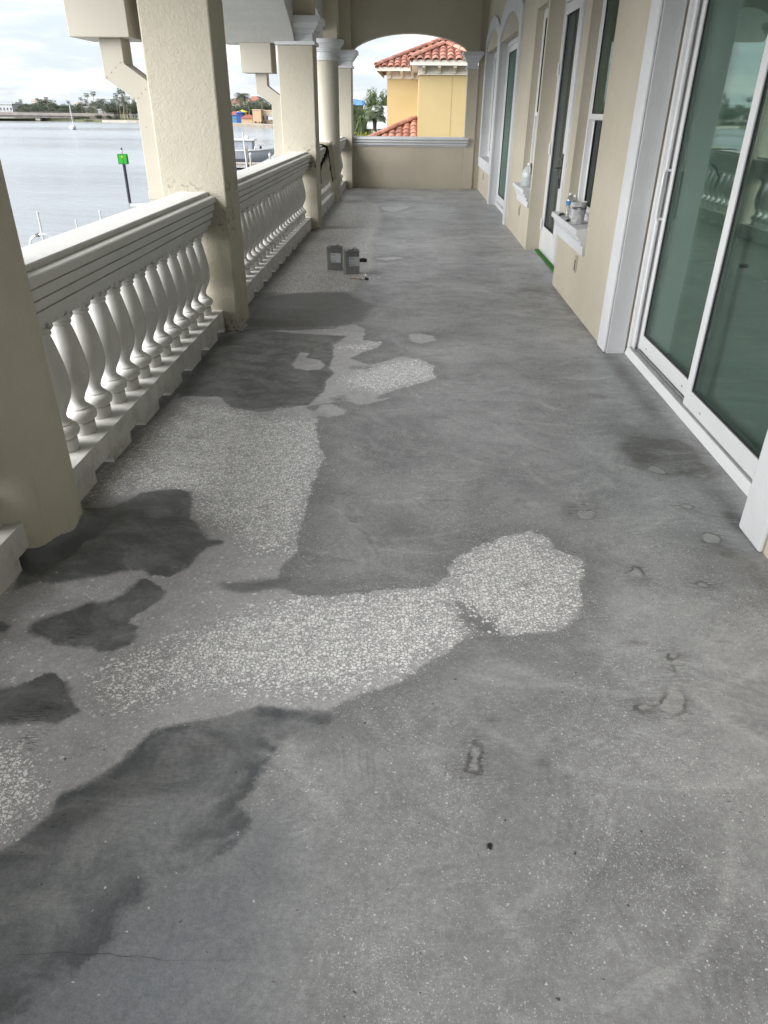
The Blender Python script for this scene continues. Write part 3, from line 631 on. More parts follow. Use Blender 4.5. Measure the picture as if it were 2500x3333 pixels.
for i in range(150):
    cx, cy = rng.uniform(-.7, 1.5), rng.uniform(.6, 6.5)
    if cx < -.2 and cy < 4.5 and rng.random() < .7: continue
    r = rng.uniform(.18, .60); a0 = rng.uniform(math.pi * .9, math.pi * 1.6)
    arcs = np.maximum(arcs, arcstroke(cx, cy, r, a0, a0 + rng.uniform(.5, 1.5), rng.uniform(.009, .02), rng.uniform(.10, .55)))
for i in range(70):
    cx, cy = rng.uniform(-1.2, 1.4), rng.uniform(6.2, 17)
    arcs = np.maximum(arcs, arcstroke(cx, cy, rng.uniform(.3, .8), rng.uniform(3.2, 5), rng.uniform(5.2, 6.4), rng.uniform(.02, .05), rng.uniform(.1, .4)))
for cx, cy, r, a0, a1 in [(1250, 1330, .6, 3.6, 5.4), (1380, 1500, .75, 3.9, 5.6), (1150, 1480, .5, 3.8, 5.2), (1560, 1440, .55, 3.6, 5.3), (1450, 1700, .7, 3.7, 5.3)]:
    c = flr(cx * S, cy * S); arcs = np.maximum(arcs, arcstroke(c.x, c.y + r, r, a0, a1, .012, .42))
streaks = Z4([(0, 1)])
spot = sdist([[(flr((1058 + 11 * math.cos(a) * (1 + .12 * math.sin(3 * a))) * S, (1828 + 9.5 * math.sin(a)) * S)[:2]) for a in np.linspace(0, 6.1, 14)],
              Z4([(485, 1362), (495, 1345), (515, 1340), (523, 1350), (510, 1366), (495, 1371)]), Z4([(325, 1270), (335, 1252), (350, 1250), (348, 1268), (335, 1285)]), Z4([(210, 957), (222, 948), (228, 955), (216, 960)]),
              Z4([(300, 660), (330, 640), (360, 630), (340, 660), (330, 685), (310, 675)]), Z4([(355, 595), (390, 580), (420, 572), (380, 592)]),
              ], .10)
scuff = sdist([ZA([(370, 1085), (420, 1060), (440, 1030), (480, 1010), (510, 1040), (460, 1055), (430, 1075), (390, 1088)]), ZA([(90, 1545), (110, 1500), (160, 1485), (150, 1520), (120, 1555)]), ZA([(190, 1520), (240, 1475), (310, 1475), (280, 1520), (230, 1560)]), ZA([(140, 1680), (170, 1640), (260, 1625), (220, 1670), (180, 1705)]),
              ZA([(575, 540), (600, 533), (622, 536), (600, 543)])], .10)
ck = [(50, 1437), (160, 1433), (230, 1430), (380, 1417), (440, 1422), (480, 1432), (540, 1430), (660, 1425), (700, 1440), (760, 1445), (830, 1440), (930, 1455), (980, 1468), (1200, 1468), (1510, 1462)]
wd = [1, 3, 2, 3.2, 2, 4, 3, 4, 2.5, 3.2, 2.2, 3, 1.4, .8, .6]
crack = None
me = bpy.data.meshes.new('floor')
V = np.zeros((NX * NY, 3)); V[:, 0] = PX; V[:, 1] = PY
idx = np.arange(NX * NY).reshape(NY, NX)
Fq = np.stack([idx[:-1, :-1], idx[:-1, 1:], idx[1:, 1:], idx[1:, :-1]], -1).reshape(-1, 4)
me.vertices.add(len(V)); me.vertices.foreach_set('co', V.ravel())
me.loops.add(Fq.size); me.loops.foreach_set('vertex_index', Fq.ravel().astype(np.int32))
me.polygons.add(len(Fq)); me.polygons.foreach_set('loop_start', np.arange(0, Fq.size, 4, dtype=np.int32)); me.polygons.foreach_set('loop_total', np.full(len(Fq), 4, np.int32))
me.update(); me.validate()
for nm, arr in dict(light=light, lfar=lfar, dark=dark, darks=darks, blue=blue, blue2=blue2, chip=chip, ring=ring, smear_shadow=smear_shadow, warm=warm, arcs=arcs, spot=spot, scuff=scuff).items():
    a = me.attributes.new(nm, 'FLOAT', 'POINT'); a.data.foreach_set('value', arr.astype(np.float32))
m, t, out = newmat('floor_coating'); p = t.pos()
edge = t.add(t.mul(t.math('SUBTRACT', t.noise(p, 14, 7, .68), .5), .085), t.mul(t.math('SUBTRACT', t.noise(p, 90, 3), .5), .026))
edge2 = t.add(t.mul(t.math('SUBTRACT', t.noise(p, 9, 7, .66), .5), .07), t.mul(t.math('SUBTRACT', t.noise(p, 110, 3), .5), .020))
n1 = t.noise(p, 1.6, 6, .6, .5); n2 = t.noise(t.map(p, (1, 1.6, 1), (0, 0, .5)), 5, 5, .6, .8); n3 = t.noise(p, 220, 3, .7)
brush = t.noise(t.map(p, (14, 120, 1), (0, 0, .5)), 1.0, 4, .6, 1.2)
swirl = t.noise(t.map(p, (1, 1, 1)), 3.5, 6, .62, 2.2)
def sweep(scale, freq, off):      # concentric hair lines left by each sweep of the trowel
    v = t.vor(t.map(p, (1, 1, 1), (0, 0, 0), (off, off * .7, 0)), scale, 'F1', '2D'); n = t.node('ShaderNodeTexNoise', noise_dimensions='1D'); cs = t.node('ShaderNodeSeparateColor'); t.put(cs.inputs[0], v.outputs['Color'])
    t.put(n.inputs['W'], t.add(t.add(t.mul(v.outputs['Distance'], freq), t.mul(cs.outputs[0], 50.0)), t.mul(t.noise(p, 2.3, 3, .6), 9.0))); n.inputs['Scale'].default_value = 1.0; n.inputs['Detail'].default_value = 3
    return t.mul(t.math('SUBTRACT', n.outputs[0], .5), t.mul(t.ss(v.outputs['Distance'], .18, .42), t.ss(t.noise(p, scale * 2.4, 3), .46, .66)))
hair = t.add(sweep(1.15, 42, 3.3), sweep(2.1, 30, 9.1))
c = t.mix(t.lin(n1, .34, .66), (.165, .169, .172), (.270, .274, .278))
c = t.mix(t.mul(t.ss(n2, .48, .72), .45), c, (.145, .149, .150))
c = t.mix(t.mul(t.ss(swirl, .50, .72), .40), c, (.31, .315, .317))
c = t.mix(1.0, c, t.mix(t.lin(hair, -.28, .28), (.84, .84, .84), (1.16, 1.16, 1.16)), 'MULTIPLY')
c = t.mix(t.mul(t.attr('arcs'), t.mul(t.ss(brush, .25, .65), .80)), c, (.42, .425, .42))
c = t.mix(t.mul(t.ss(t.add(t.attr('blue2'), t.mul(edge2, 4)), -.15, .25), .75), c, (.140, .155, .170))
# exposed paler coat
ml = t.ss(t.add(t.attr('light'), edge), -.006, .012)
mf = t.ss(t.add(t.attr('lfar'), t.mul(edge2, 2.5)), -.05, .06)
rim = t.mul(t.ss(t.add(t.attr('light'), edge), -.16, -.004), t.math('SUBTRACT', 1.0, ml))
c = t.mix(t.mul(rim, .55), c, (.130, .133, .135))
lc = t.mix(t.lin(n2, .35, .7), (.285, .284, .290), (.355, .354, .364)); lc = t.mix(t.mul(t.attr('chip'), .75), lc, (.235, .235, .240))
c = t.mix(ml, c, lc); c = t.mix(t.mul(mf, .85), c, t.mix(t.lin(n2, .3, .7), (.20, .198, .19), (.30, .297, .285)))
sm = t.mul(t.attr('smear_shadow'), t.ss(t.add(t.mul(brush, .6), t.mul(n2, .5)), .28, .64))
# dark smooth coat
fz = t.lin(t.noise(p, 5, 2), .35, .65, .006, .022); md = t.ss(t.add(t.attr('dark'), edge2), t.mul(fz, -1.0), fz); ms = t.mul(t.ss(t.add(t.attr('darks'), t.mul(edge, 1.5)), -.03, .05), .86)
mb_ = t.ss(t.add(t.attr('blue'), t.mul(edge, 1.6)), -.02, .17)
bandb = t.mul(t.ss(t.add(t.attr('blue'), edge), -.01, .012), t.ss(t.add(t.attr('blue'), edge), .14, .02))
bc = t.mix(t.ss(swirl, .38, .66), (.105, .116, .124), (.200, .208, .212))
c = t.mix(t.mul(mb_, .72), c, bc); c = t.mix(t.mul(bandb, t.ss(n2, .35, .6)), c, (.075, .082, .088)); c = t.mix(t.mul(t.mul(mb_, t.ss(brush, .50, .72)), .35), c, (.085, .092, .098))
dc = t.mix(t.ss(t.add(t.mul(n2, .55), t.mul(swirl, .45)), .40, .62), (.078, .082, .083), (.150, .156, .157)); dc = t.mix(t.mul(t.ss(brush, .50, .75), .35), dc, (.175, .18, .178))
dc = t.mix(1.0, dc, t.mix(t.lin(hair, -.28, .28), (.80, .80, .80), (1.24, 1.24, 1.24)), 'MULTIPLY')
c = t.mix(md, c, dc); c = t.mix(ms, c, t.mix(t.lin(n2, .35, .65), (.095, .097, .097), (.15, .152, .152)))
c = t.mix(1.0, c, (1.40, 1.40, 1.425), 'MULTIPLY')
# white pebbles
mask_no = t.math('SUBTRACT', 1.0, t.math('MAXIMUM', t.mul(md, .995), t.math('MAXIMUM', t.mul(t.math('MAXIMUM', t.ss(t.attr('blue'), -.01, .02), t.ss(t.add(t.attr('blue2'), t.mul(edge2, 4)), -.12, .12)), .96), t.mul(ms, .95))), clamp=True)
wv = t.add(t.mul(t.math('SUBTRACT', t.noise(p, 45, 2), .5), .010), 0.0)
pw = t.node('ShaderNodeVectorMath', operation='ADD'); t.put(pw.inputs[0], p); cmb = t.node('ShaderNodeCombineXYZ'); t.put(cmb.inputs[0], wv); t.put(cmb.inputs[1], t.mul(wv, -1.3)); t.put(pw.inputs[1], cmb.outputs[0])
def pebbles(scale, dens, lo, hi):
    v = t.vor(pw.outputs[0], scale, 'F1', '2D'); e = t.vor(pw.outputs[0], scale, 'DISTANCE_TO_EDGE', '2D')
    rc = t.node('ShaderNodeSeparateColor'); t.put(rc.inputs[0], v.outputs['Color'])
    th = t.lin(rc.outputs[1], 0, 1, lo, hi)
    size = t.ss(e.outputs[0], th, t.add(th, .05))
    return t.mul(size, t.math('LESS_THAN', rc.outputs[0], dens)), rc
sp = t.mul(t.ss(t.noise(p, 2.2, 4, .6), .34, .70), .34)
sfine = t.math('MAXIMUM', t.mul(sp, mask_no), 0.002)
ch = t.mul(t.attr('chip'), t.ss(t.noise(p, 6, 4, .6), .20, .46))
dens0 = t.mul(t.mul(t.mul(ch, 1.1), t.math('MAXIMUM', ml, t.mul(mf, .8))), mask_no); dens = t.math('MAXIMUM', dens0, t.mul(sfine, .22))
k1, r1 = pebbles(74, t.mul(dens0, .66), .08, .30); k2, r2 = pebbles(165, t.mul(dens, .82), .10, .34)
k3, r3 = pebbles(290, t.math('MAXIMUM', t.mul(t.mul(ch, ml), .45), t.mul(sfine, 1.5)), .12, .4)
k3 = t.mul(k3, mask_no)
kk = t.math('MAXIMUM', k1, t.math('MAXIMUM', k2, t.mul(k3, .75)))
pc = t.mix(r2.outputs[2], (.84, .84, .84), (.96, .96, .955))
c = t.mix(t.mul(kk, t.lin(t.attr('chip'), 0, .5, .55, .97)), c, pc)
# black grit
g, rg = pebbles(120, .004, .15, .4); c = t.mix(t.mul(g, .8), c, (.03, .03, .03))
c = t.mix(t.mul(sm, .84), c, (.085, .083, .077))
c = t.mix(t.mul(t.attr('warm'), t.mul(t.ss(n2, .4, .65), .30)), c, (.185, .165, .13))
# dried puddle marks: pale core, dark rim
rs = t.add(t.attr('ring'), t.add(t.mul(edge, .38), t.mul(t.math('SUBTRACT', brush, .5), .02)))
gate = t.ss(t.noise(p, 11, 3, .6), .36, .62)
c = t.mix(t.mul(t.ss(rs, -.075, 0), t.mul(t.ss(brush, .40, .66), .60)), c, (.115, .115, .108))
c = t.mix(t.mul(t.mul(t.ss(rs, -.013, -.003), t.ss(rs, .007, .001)), t.mul(gate, .75)), c, (.08, .08, .075)); c = t.mix(t.mul(t.ss(rs, -.002, .006), .55), c, (.40, .40, .395))
ks = t.ss(t.add(t.attr('spot'), t.mul(edge, .07)), -.002, .003); c = t.mix(t.mul(ks, .96), c, (.012, .012, .013))
br2 = t.noise(t.map(p, (30, 260, 1), (0, 0, -.7)), 1.0, 3, .6, .6)
kf = t.mul(t.ss(t.add(t.attr('scuff'), t.mul(edge, .6)), -.045, .02), t.ss(br2, .50, .60)); c = t.mix(t.mul(kf, .9), c, (.018, .018, .018))
grain = t.mul(t.lin(n3, .28, .72, .80, 1.20), t.mul(t.lin(t.noise(p, 70, 4, .65), .3, .7, .86, 1.14), t.lin(t.noise(p, 22, 4, .62, .8), .3, .7, .90, 1.10)))
gc = t.node('ShaderNodeCombineXYZ'); [t.put(gc.inputs[q], grain) for q in range(3)]
c = t.mix(1.0, c, gc.outputs[0], 'MULTIPLY')
hgt = t.add(t.add(t.mul(hair, .4), t.mul(n3, .25)), t.add(t.mul(brush, .35), t.add(t.mul(swirl, .5), t.mul(t.math('MAXIMUM', md, mb_), .35))))
nm = t.bump(hgt, .22, .004)
ro = t.add(t.lin(n2, .3, .7, .38, .52), t.add(t.mul(md, -.10), t.mul(kk, -.08)))
principled(t, out, c, ro, nm, .38)
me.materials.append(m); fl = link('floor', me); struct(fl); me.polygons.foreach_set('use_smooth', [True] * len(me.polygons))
sl = struct(part('floor_slab', MB().box(-2.05, XR + .3, Y0 - .25, Y1 + .3, -.32, -.004), 'stucco_beige'))
simple('crack_dark', (.075, .078, .082), .9)
cr = MB(); up = []; dn = []
for (x, y), w in zip(ck, wd):
    a = flr(x / 1.843, 2333 + (y - w * .55) / 1.843); b = flr(x / 1.843, 2333 + (y + w * .55) / 1.843); up.append((a.x, a.y, .0042)); dn.append((b.x, b.y, .0042))
n = len(up); cr.add(up + dn, [(i, i + 1, n + i + 1, n + i) for i in range(n - 1)])
o = part('crack', cr, 'crack_dark', fl)
# ------------------------------------------------------------------ things on the balcony
def tin_mat(name, col):
    m, t, out = newmat(name); co = t.coord(); n = t.noise(co, 14, 4); n2 = t.noise(t.map(co, (1, 1, 6)), 9, 3)
    c = t.mix(t.lin(n, .3, .7), tuple(x * .8 for x in col), col); nm = t.bump(n2, .12, .01)
    principled(t, out, c, t.lin(n, .3, .7, .36, .50), nm, .5, .72)
tin_mat('tin', (.27, .272, .265))
simple('paper_label', (.52, .55, .57), .7, .2, vary=.06, vscale=40); simple('label_print', (.16, .18, .20), .7, .2)
simple('black_plastic', (.012, .012, .013), .45); simple('brush_wood', (.42, .30, .24), .5, vary=.3, vscale=30); simple('bristle', (.06, .05, .045), .8, bump=.6, bscale=400)
simple('silver', (.82, .82, .82), .14, .5, 1.0, vary=.1, vscale=80)
def can(x, y, rz, label, open_lid):
    t = thing('solvent_can', label, 'can', (x, y, 0), rz, 'metal cans on the floor')
    w, d, h = .081, .05, .240
    def rr(s, z):      # rounded rectangle ring
        pts = []
        for cx, cy, a0 in ((w - .014, d - .014, 0), (-w + .014, d - .014, 90), (-w + .014, -d + .014, 180), (w - .014, -d + .014, 270)):
            for k in range(4):
                a = math.radians(a0 + 30 * k); pts.append(((cx + .014 * math.cos(a)) * s, (cy + .014 * math.sin(a)) * s, z))
        return pts
    mb = MB(); lv = [(1.0, .0), (1.016, .001), (1.016, .007), (1.0, .010), (1.0, h - .01), (1.018, h - .007), (1.018, h), (.975, h), (.965, h - .005)]
    V = [q for s, z in lv for q in rr(s, z)]; n = 16
    F = [(j * n + k, j * n + (k + 1) % n, (j + 1) * n + (k + 1) % n, (j + 1) * n + k) for j in range(len(lv) - 1) for k in range(n)] + [tuple(range(n))[::-1], tuple(range((len(lv) - 1) * n, len(lv) * n))]
    mb.add(V, F); part('body', mb, 'tin', t, smooth=True)
    part('seam', MB().box(-w - .0022, -w + .003, -.006, .002, .008, h - .008), 'tin', t)
    lb = part('paper_label', MB().box(-.035, w - .004, -d - .0012, -d + .0004, .082, .178), 'paper_label', t)
    for (a, b, z, hh) in [(-.028, .022, .160, .004), (-.026, .016, .152, .002), (-.020, -.012, .118, .010), (-.030, .018, .094, .003), (-.0335, -.0305, .086, .012), (.0185, .024, .090, .012), (-.028, .012, .102, .0015)]:
        part('print_line', MB().box(a, b, -d - .0022, -d - .001, z, z + hh), 'label_print', lb)
    part('edge_band', MB().box(.028, w - .003, -d - .0018, -d - .0009, .084, .176), 'paper_label', lb)
    part('cap', MB().lathe([(.0, .0), (.030, 0), (.033, .003), (.033, .010), (.030, .014), (.024, .0145), (.022, .012), (0, .012)], 20, (-.030, -.004, h - .0045)), 'tin', t, smooth=True)
    hd = MB(); hd.tube([(.012, -.012, h - .006), (.014, -.006, h + .014), (.036, .004, h + .024), (.058, .012, h + .012), (.06, .016, h - .006)], .0035, 6)
    hd.box(.006, .02, -.02, -.004, h - .0049, h + .003); hd.box(.05, .068, .008, .022, h - .0049, h + .003); part('handle', hd, 'tin', t, smooth=True)
    sp_ = part('spout_cap', MB().lathe([(.0, 0), (.010, 0), (.010, .012), (.008, .014), (0, .014)], 12, (.030, .022, h - .0045)), 'tin', t, smooth=True)
    return t
can(-.628, 7.885, math.radians(14), 'square metal can standing next to the brush, its label facing the camera', False)
can(-.825, 8.085, math.radians(-8), 'square metal can half hidden behind another can, beside the long balustrade', True)
bk = thing('black_block', 'small black block lying on the floor behind the cans', 'block', (-.548, 8.55, 0))
part('body', MB().box(-.045, .045, -.022, .022, 0, .036), 'black_plastic', bk, bevel=.005); part('grip', MB().box(-.020, .030, -.016, .016, .0355, .041), 'black_plastic', bk, bevel=.002)
br = thing('paint_brush', 'paint brush with wooden handle and silver ferrule lying on the floor', 'brush', (-.53, 7.555, 0), math.radians(-3))
part('handle', MB().lathe([(.002, -.10), (.005, -.095), (.008, -.06), (.007, -.03), (.009, 0), (.013, .022), (.014, .034)], 12, sy=.7).mesh('x') and MB().lathe([(.002, -.10), (.005, -.095), (.008, -.06), (.007, -.03), (.009, 0), (.013, .022), (.014, .034)], 12, sy=.7), 'brush_wood', br, smooth=True)
part('ferrule', MB().lathe([(.0145, .034), (.016, .038), (.0155, .052), (.0165, .055), (.0165, .066)], 12, sy=.7), 'silver', br, smooth=True)
part('bristles', MB().lathe([(.0150, .066), (.016, .08), (.015, .098), (.010, .104)], 12, sy=.75), 'bristle', br, smooth=True)
for ch in br.children: ch.rotation_euler = (0, math.radians(90), 0); ch.location = (0, 0, .0125)
for x, y, a, lab in ((-.528, 7.885, .2, 'shiny round can lid lying on the floor by the foot of the can'), (-.462, 7.80, -.5, 'shiny tilted can lid lying on the floor by the brush')):
    l = thing('can_lid', lab, 'lid', (x, y, 0), a)
    part('disc', MB().lathe([(.0, .001), (.026, .001), (.030, .0), (.031, .004), (.028, .008), (.024, .005), (0, .005)], 20, sy=.8), 'silver', l, smooth=True)
    part('knob', MB().lathe([(.008, .0045), (.008, .010), (0, .011)], 10), 'silver', l, smooth=True)
for px, py, s in ((1236, 902, .013), (1271, 900, .010), (1209, 983, .011), (1195, 917, .008)):
    c = flr(px, py); b = thing('foil_scrap', 'tiny bright foil scrap on the grey floor near the brush', 'scrap', (c.x, c.y, 0), random.uniform(0, 3), 'foil scraps near the brush')
    part('piece', MB().prism([(-s, -s * .5), (s * .4, -s * .7), (s, .2 * s), (.1 * s, s * .7), (-s * .7, s * .3)], 'z', 0, .005), 'silver', b); part('fold', MB().box(-s * .4, s * .4, -s * .2, s * .2, .0045, .008), 'silver', b)

# clear plastic corner guards taped at the foot of the columns
m, t, out = newmat('clear_plastic'); principled(t, out, (.85, .88, .9), .12, None, .6, 0, Alpha=.45)
for cx, cy, lab in ((XC + HC, C2 - .21, 'shiny plastic strip at the foot of the square column near the sliding door'), (XC + HC, C3 - .21, 'shiny plastic strip at the foot of the square column beyond the cans'), (XC + .225, C4 - .10, 'shiny plastic strip at the foot of the round column by the cloth')):
    g = thing('plastic_strip', lab, 'strip', (cx, cy, 0))
    part('sheet', MB().prism([(.003, .0), (.034, .0), (.035, .003), (.004, .012), (.003, .012)], 'y', .01, .19), 'clear_plastic', g)
    part('fold', MB().tube([(.022, -.02, .006), (.026, .10, .012), (.020, .20, .008)], .005, 6), 'silver', g, smooth=True)
# mortar coves (dark coat swept up against the round column)
simple('coat_dark', (.11, .118, .124), .42, .45, vary=.25, vscale=7, bump=.3, bscale=14)
cv_ = MB(); n = 40; A0, A1 = math.radians(-150), math.radians(40); V = []
for k in range(n + 1):
    a = A0 + (A1 - A0) * k / n; ww = .055 + .02 * math.sin(7 * a)
    for r, z in ((.230, .050 + .01 * math.sin(9 * a)), (.238, .030), (.252, .014), (.232 + ww, .0046), (.232 + ww + .02, .001)): V.append((XC + r * math.cos(a), C1 + r * math.sin(a), z))
cv_.add(V, [(k * 5 + j, (k + 1) * 5 + j, (k + 1) * 5 + j + 1, k * 5 + j + 1) for k in range(n) for j in range(4)])
o = part('column_cove', cv_, 'coat_dark', fl, smooth=True)

# bottles, bucket, tools on the first sill
ZS1 = .698
m, t, out = newmat('clear_pet'); g = t.node('ShaderNodeBsdfGlossy'); g.inputs['Roughness'].default_value = .06; tr = t.node('ShaderNodeBsdfTransparent'); tr.inputs[0].default_value = (.93, .95, .96, 1)
lw = t.node('ShaderNodeLayerWeight'); lw.inputs[0].default_value = .42; mx = t.node('ShaderNodeMixShader'); t.put(mx.inputs[0], t.add(t.mul(lw.outputs['Facing'], .75), .10)); t.l.new(tr.outputs[0], mx.inputs[1]); t.l.new(g.outputs[0], mx.inputs[2]); t.l.new(mx.outputs[0], out.inputs[0])
simple('cap_white', (.78, .78, .78), .4); simple('label_blue', (.06, .25, .55), .5, .3, vary=.25, vscale=40); simple('label_red', (.55, .10, .09), .5, .3)
def bottle(x, y, label, lm):
    t = thing('water_bottle', label, 'bottle', (x, y, ZS1))
    prof = [(.0, .003), (.022, .0), (.030, .004), (.032, .010)]
    z = .012
    for k in range(6): prof += [(.0318, z), (.0295, z + .006), (.0318, z + .012)]; z += .0145
    prof += [(.0320, .102), (.0320, .135), (.0318, .142), (.0295, .150), (.022, .168), (.014, .182), (.012, .188), (.012, .196)]
    part('body', MB().lathe(prof, 20), 'clear_pet', t, smooth=True)
    part('cap', MB().lathe([(.0145, .190), (.0145, .203), (.0135, .205), (0, .205)], 16), 'cap_white', t, smooth=True)
    part('label', MB().lathe([(.0323, .104), (.0326, .106), (.0326, .134), (.0323, .136)], 20), lm, t, smooth=True)
bottle(1.432, 7.02, 'clear water bottle with a blue label on the window sill', 'label_blue')
bottle(1.445, 6.865, 'clear water bottle with a pale label beside the mixing bucket', 'cap_white')
def bucket_mat():
    m, t, out = newmat('bucket_plastic'); co = t.coord(); z = t.xyz(co)[2]
    n = t.noise(co, 28, 5, .65); n2 = t.noise(t.map(co, (30, 30, 8)), 1, 4)
    c = t.mix(t.ss(n, .38, .62), (.36, .365, .365), (.60, .605, .60)); c = t.mix(t.mul(t.ss(n2, .56, .7), .5), c, (.16, .165, .165))
    rg = t.mul(t.ss(z, .116, .119), t.ss(z, .140, .137)); c = t.mix(t.mul(rg, t.ss(t.noise(co, 60, 3), .42, .55)), c, (.06, .06, .065))
    principled(t, out, c, .5, t.bump(n, .2, .003), .4)
bucket_mat()
bt = thing('mixing_bucket', 'small grey plastic mixing bucket crusted with coating on the window sill', 'bucket', (1.430, 6.60, ZS1))
bp = [(.0, .0), (.050, .0), (.053, .004), (.062, .115), (.067, .117), (.067, .121), (.063, .123), (.064, .138), (.069, .140), (.069, .145), (.066, .147), (.067, .168), (.071, .170), (.071, .175), (.066, .176), (.063, .170), (.058, .12), (.050, .012), (0, .010)]
part('pail', MB().lathe(bp, 28), 'bucket_plastic', bt, smooth=True)
part('residue', MB().lathe([(.0, .03), (.0525, .034), (.053, .036), (0, .037)], 24), 'coat_dark', bt)
kn = thing('scraper', 'black handled scraper lying at the end of the window sill', 'tool', (1.398, 7.12, ZS1), math.radians(60))
part('handle', MB().tube([(-.075, 0, .012), (-.06, 0, .014), (-.02, 0, .0145), (.03, 0, .012)], [.008, .0125, .0125, .009], 10), 'black_plastic', kn, smooth=True)
part('blade', MB().prism([(.028, -.008), (.05, -.014), (.085, -.016), (.085, .016), (.05, .014), (.028, .008)], 'z', .002, .006), 'door_metal', kn)
sg = thing('black_clip', 'small black clip lying in front of the bucket on the sill', 'clip', (1.388, 6.74, ZS1), .4)
part('jaw', MB().prism([(-.03, 0), (.03, 0), (.026, .008), (-.022, .012)], 'y', -.010, .010), 'black_plastic', sg, bevel=.002); part('lever', MB().tube([(-.02, 0, .011), (.01, .002, .020), (.03, .004, .014)], .004, 6), 'black_plastic', sg, smooth=True)
# jug on the second sill
m, t, out = newmat('jug_plastic'); co = t.coord(); z = t.xyz(co)[2]; c = t.mix(t.ss(z, .10, .13), (.55, .62, .61), (.66, .71, .71)); principled(t, out, c, .28, None, .45, 0, Transmission_Weight=.25)
jg = thing('water_jug', 'translucent white plastic jug standing on the far window sill', 'jug', (1.472, 9.95, ZS1))
part('body', MB().lathe([(.0, .004), (.085, .0), (.095, .008), (.097, .03), (.097, .11), (.094, .14), (.082, .18), (.062, .212), (.036, .238), (.028, .246), (.028, .262), (.0, .263)], 24, sx=.92), 'jug_plastic', jg, smooth=True)
part('grip', MB().tube([(-.0, -.085, .15), (-.0, -.105, .18), (-.0, -.085, .22), (-.0, -.04, .235)], .011, 8), 'jug_plastic', jg, smooth=True)
part('cap', MB().lathe([(.030, .250), (.030, .266), (.028, .268), (0, .268)], 16), 'cap_white', jg, smooth=True)
# cloth and strap over the handrail
simple('canvas', (.36, .33, .23), .9, .1, vary=.1, vscale=12, bump=.3, bscale=260); simple('black_webbing', (.012, .012, .012), .8, .1)
cl = thing('draped_cloth', 'beige canvas cloth with black edging draped over the short balustrade', 'cloth', (XC, 13.6, 1.0))
prof = [(-.22, 1.020), (-.10, 1.0185), (.06, 1.0185), (.115, 1.014), (.150, .998), (.163, .975), (.168, .93), (.170, .86), (.175, .74), (.185, .62), (.196, .50), (.200, .44)]
V = []; nn = len(prof); K = 9
for i, (x, z) in enumerate(prof):
    s = i / (nn - 1); ya = 12.85 + .50 * s ** 1.3; wd_ = 1.20 - .30 * min(1, s * 1.6)
    for k in range(K):
        u = k / (K - 1); V.append((XC + x + .010 * math.sin(u * 9 + s * 2) * s, ya + wd_ * u, z))
F = [(i * K + k, i * K + k + 1, (i + 1) * K + k + 1, (i + 1) * K + k) for i in range(nn - 1) for k in range(K - 1)]
cm = MB().add(V, F); o = part('canvas', cm, 'canvas', cl, smooth=True); o.location = (-XC, -13.6, -1.0)
sd = o.modifiers.new('solid', 'SOLIDIFY'); sd.thickness = .004; sd.offset = 1
eb = MB().tube([(V[i * K][0] + .006, V[i * K][1] - .006, V[i * K][2] + .004) for i in range(nn)], .009, 6); e = part('edging', eb, 'black_webbing', cl, smooth=True); e.location = (-XC, -13.6, -1.0)
tgx = MB().box(XC + .188, XC + .202, 13.14, 13.26, .62, .70); e = part('tab', tgx, 'black_webbing', cl); e.location = (-XC, -13.6, -1.0)
st = thing('black_strap', 'black strap hanging beside the draped cloth on the balustrade', 'strap', (XC, 13.0, 1.0))
sv = MB().tube([(-.10, 0, .020), (.10, 0, .020), (.155, .0, -.02), (.15, .0, -.10), (.125, -.12, -.18), (.105, -.35, -.25), (.095, -.50, -.36), (.10, -.42, -.52)], [.008, .012, .016, .02, .022, .02, .02, .012], 8); part('webbing', sv, 'black_webbing', st, smooth=True)
part('buckle', MB().box(.135, .162, -.022, .022, -.13, -.09), 'black_plastic', st, bevel=.003)
# mildew lumps at the end pilaster
# ------------------------------------------------------------------ surroundings
ZW = -6.5            # water level
ZG = -5.0            # ground level
def FZ(x, y): return (x / 3.456, 280 + y / 3.456)          # far shore crop -> photo pixels
def GZ(x, y): return (740 + x / 8.194, 290 + y / 8.194)    # gap between the square columns
def HZ(x, y): return (1100 + x / 2.765, 50 + y / 2.765)    # end arch
# water
m, t, out = newmat('water'); p = t.pos()
w1 = t.noise(t.map(p, (.35, 1.3, 1), (0, 0, .38)), 1.5, 5, .62, .6); w2 = t.noise(t.map(p, (.10, .34, 1), (0, 0, .3)), 1.0, 5, .6); w3 = t.noise(t.map(p, (.006, .03, 1), (0, 0, .2)), 1, 4)
h = t.add(t.mul(w1, .17), t.add(t.mul(w2, .40), t.mul(w3, .0)))
principled(t, out, t.mix(t.lin(w3, .35, .65), (.21, .230, .245), (.26, .280, .295)), t.lin(w3, .4, .6, .13, .24), t.bump(h, 1.0, 1.0), .6)
wm = MB().add([(-4000, -600, ZW), (4000, -600, ZW), (4000, 6000, ZW), (-4000, 6000, ZW)], [(0, 1, 2, 3)]); struct(part('water', wm, 'water'))
simple('sand', (.30, .275, .235), .9, .1, vary=.15, vscale=.2); simple('grass', (.12, .15, .045), .9, .1, vary=.3, vscale=.3); simple('soil', (.10, .11, .06), .95, .1, vary=.3, vscale=.15); simple('concrete', (.27, .262, .25), .85, .2, vary=.12, vscale=.4); simple('seawall', (.20, .17, .13), .9, .15, vary=.25, vscale=.5)
def land(name, poly, z, mat, base=ZW - 1):
    return struct(part(name, MB().prism(poly, 'z', base, z), mat))
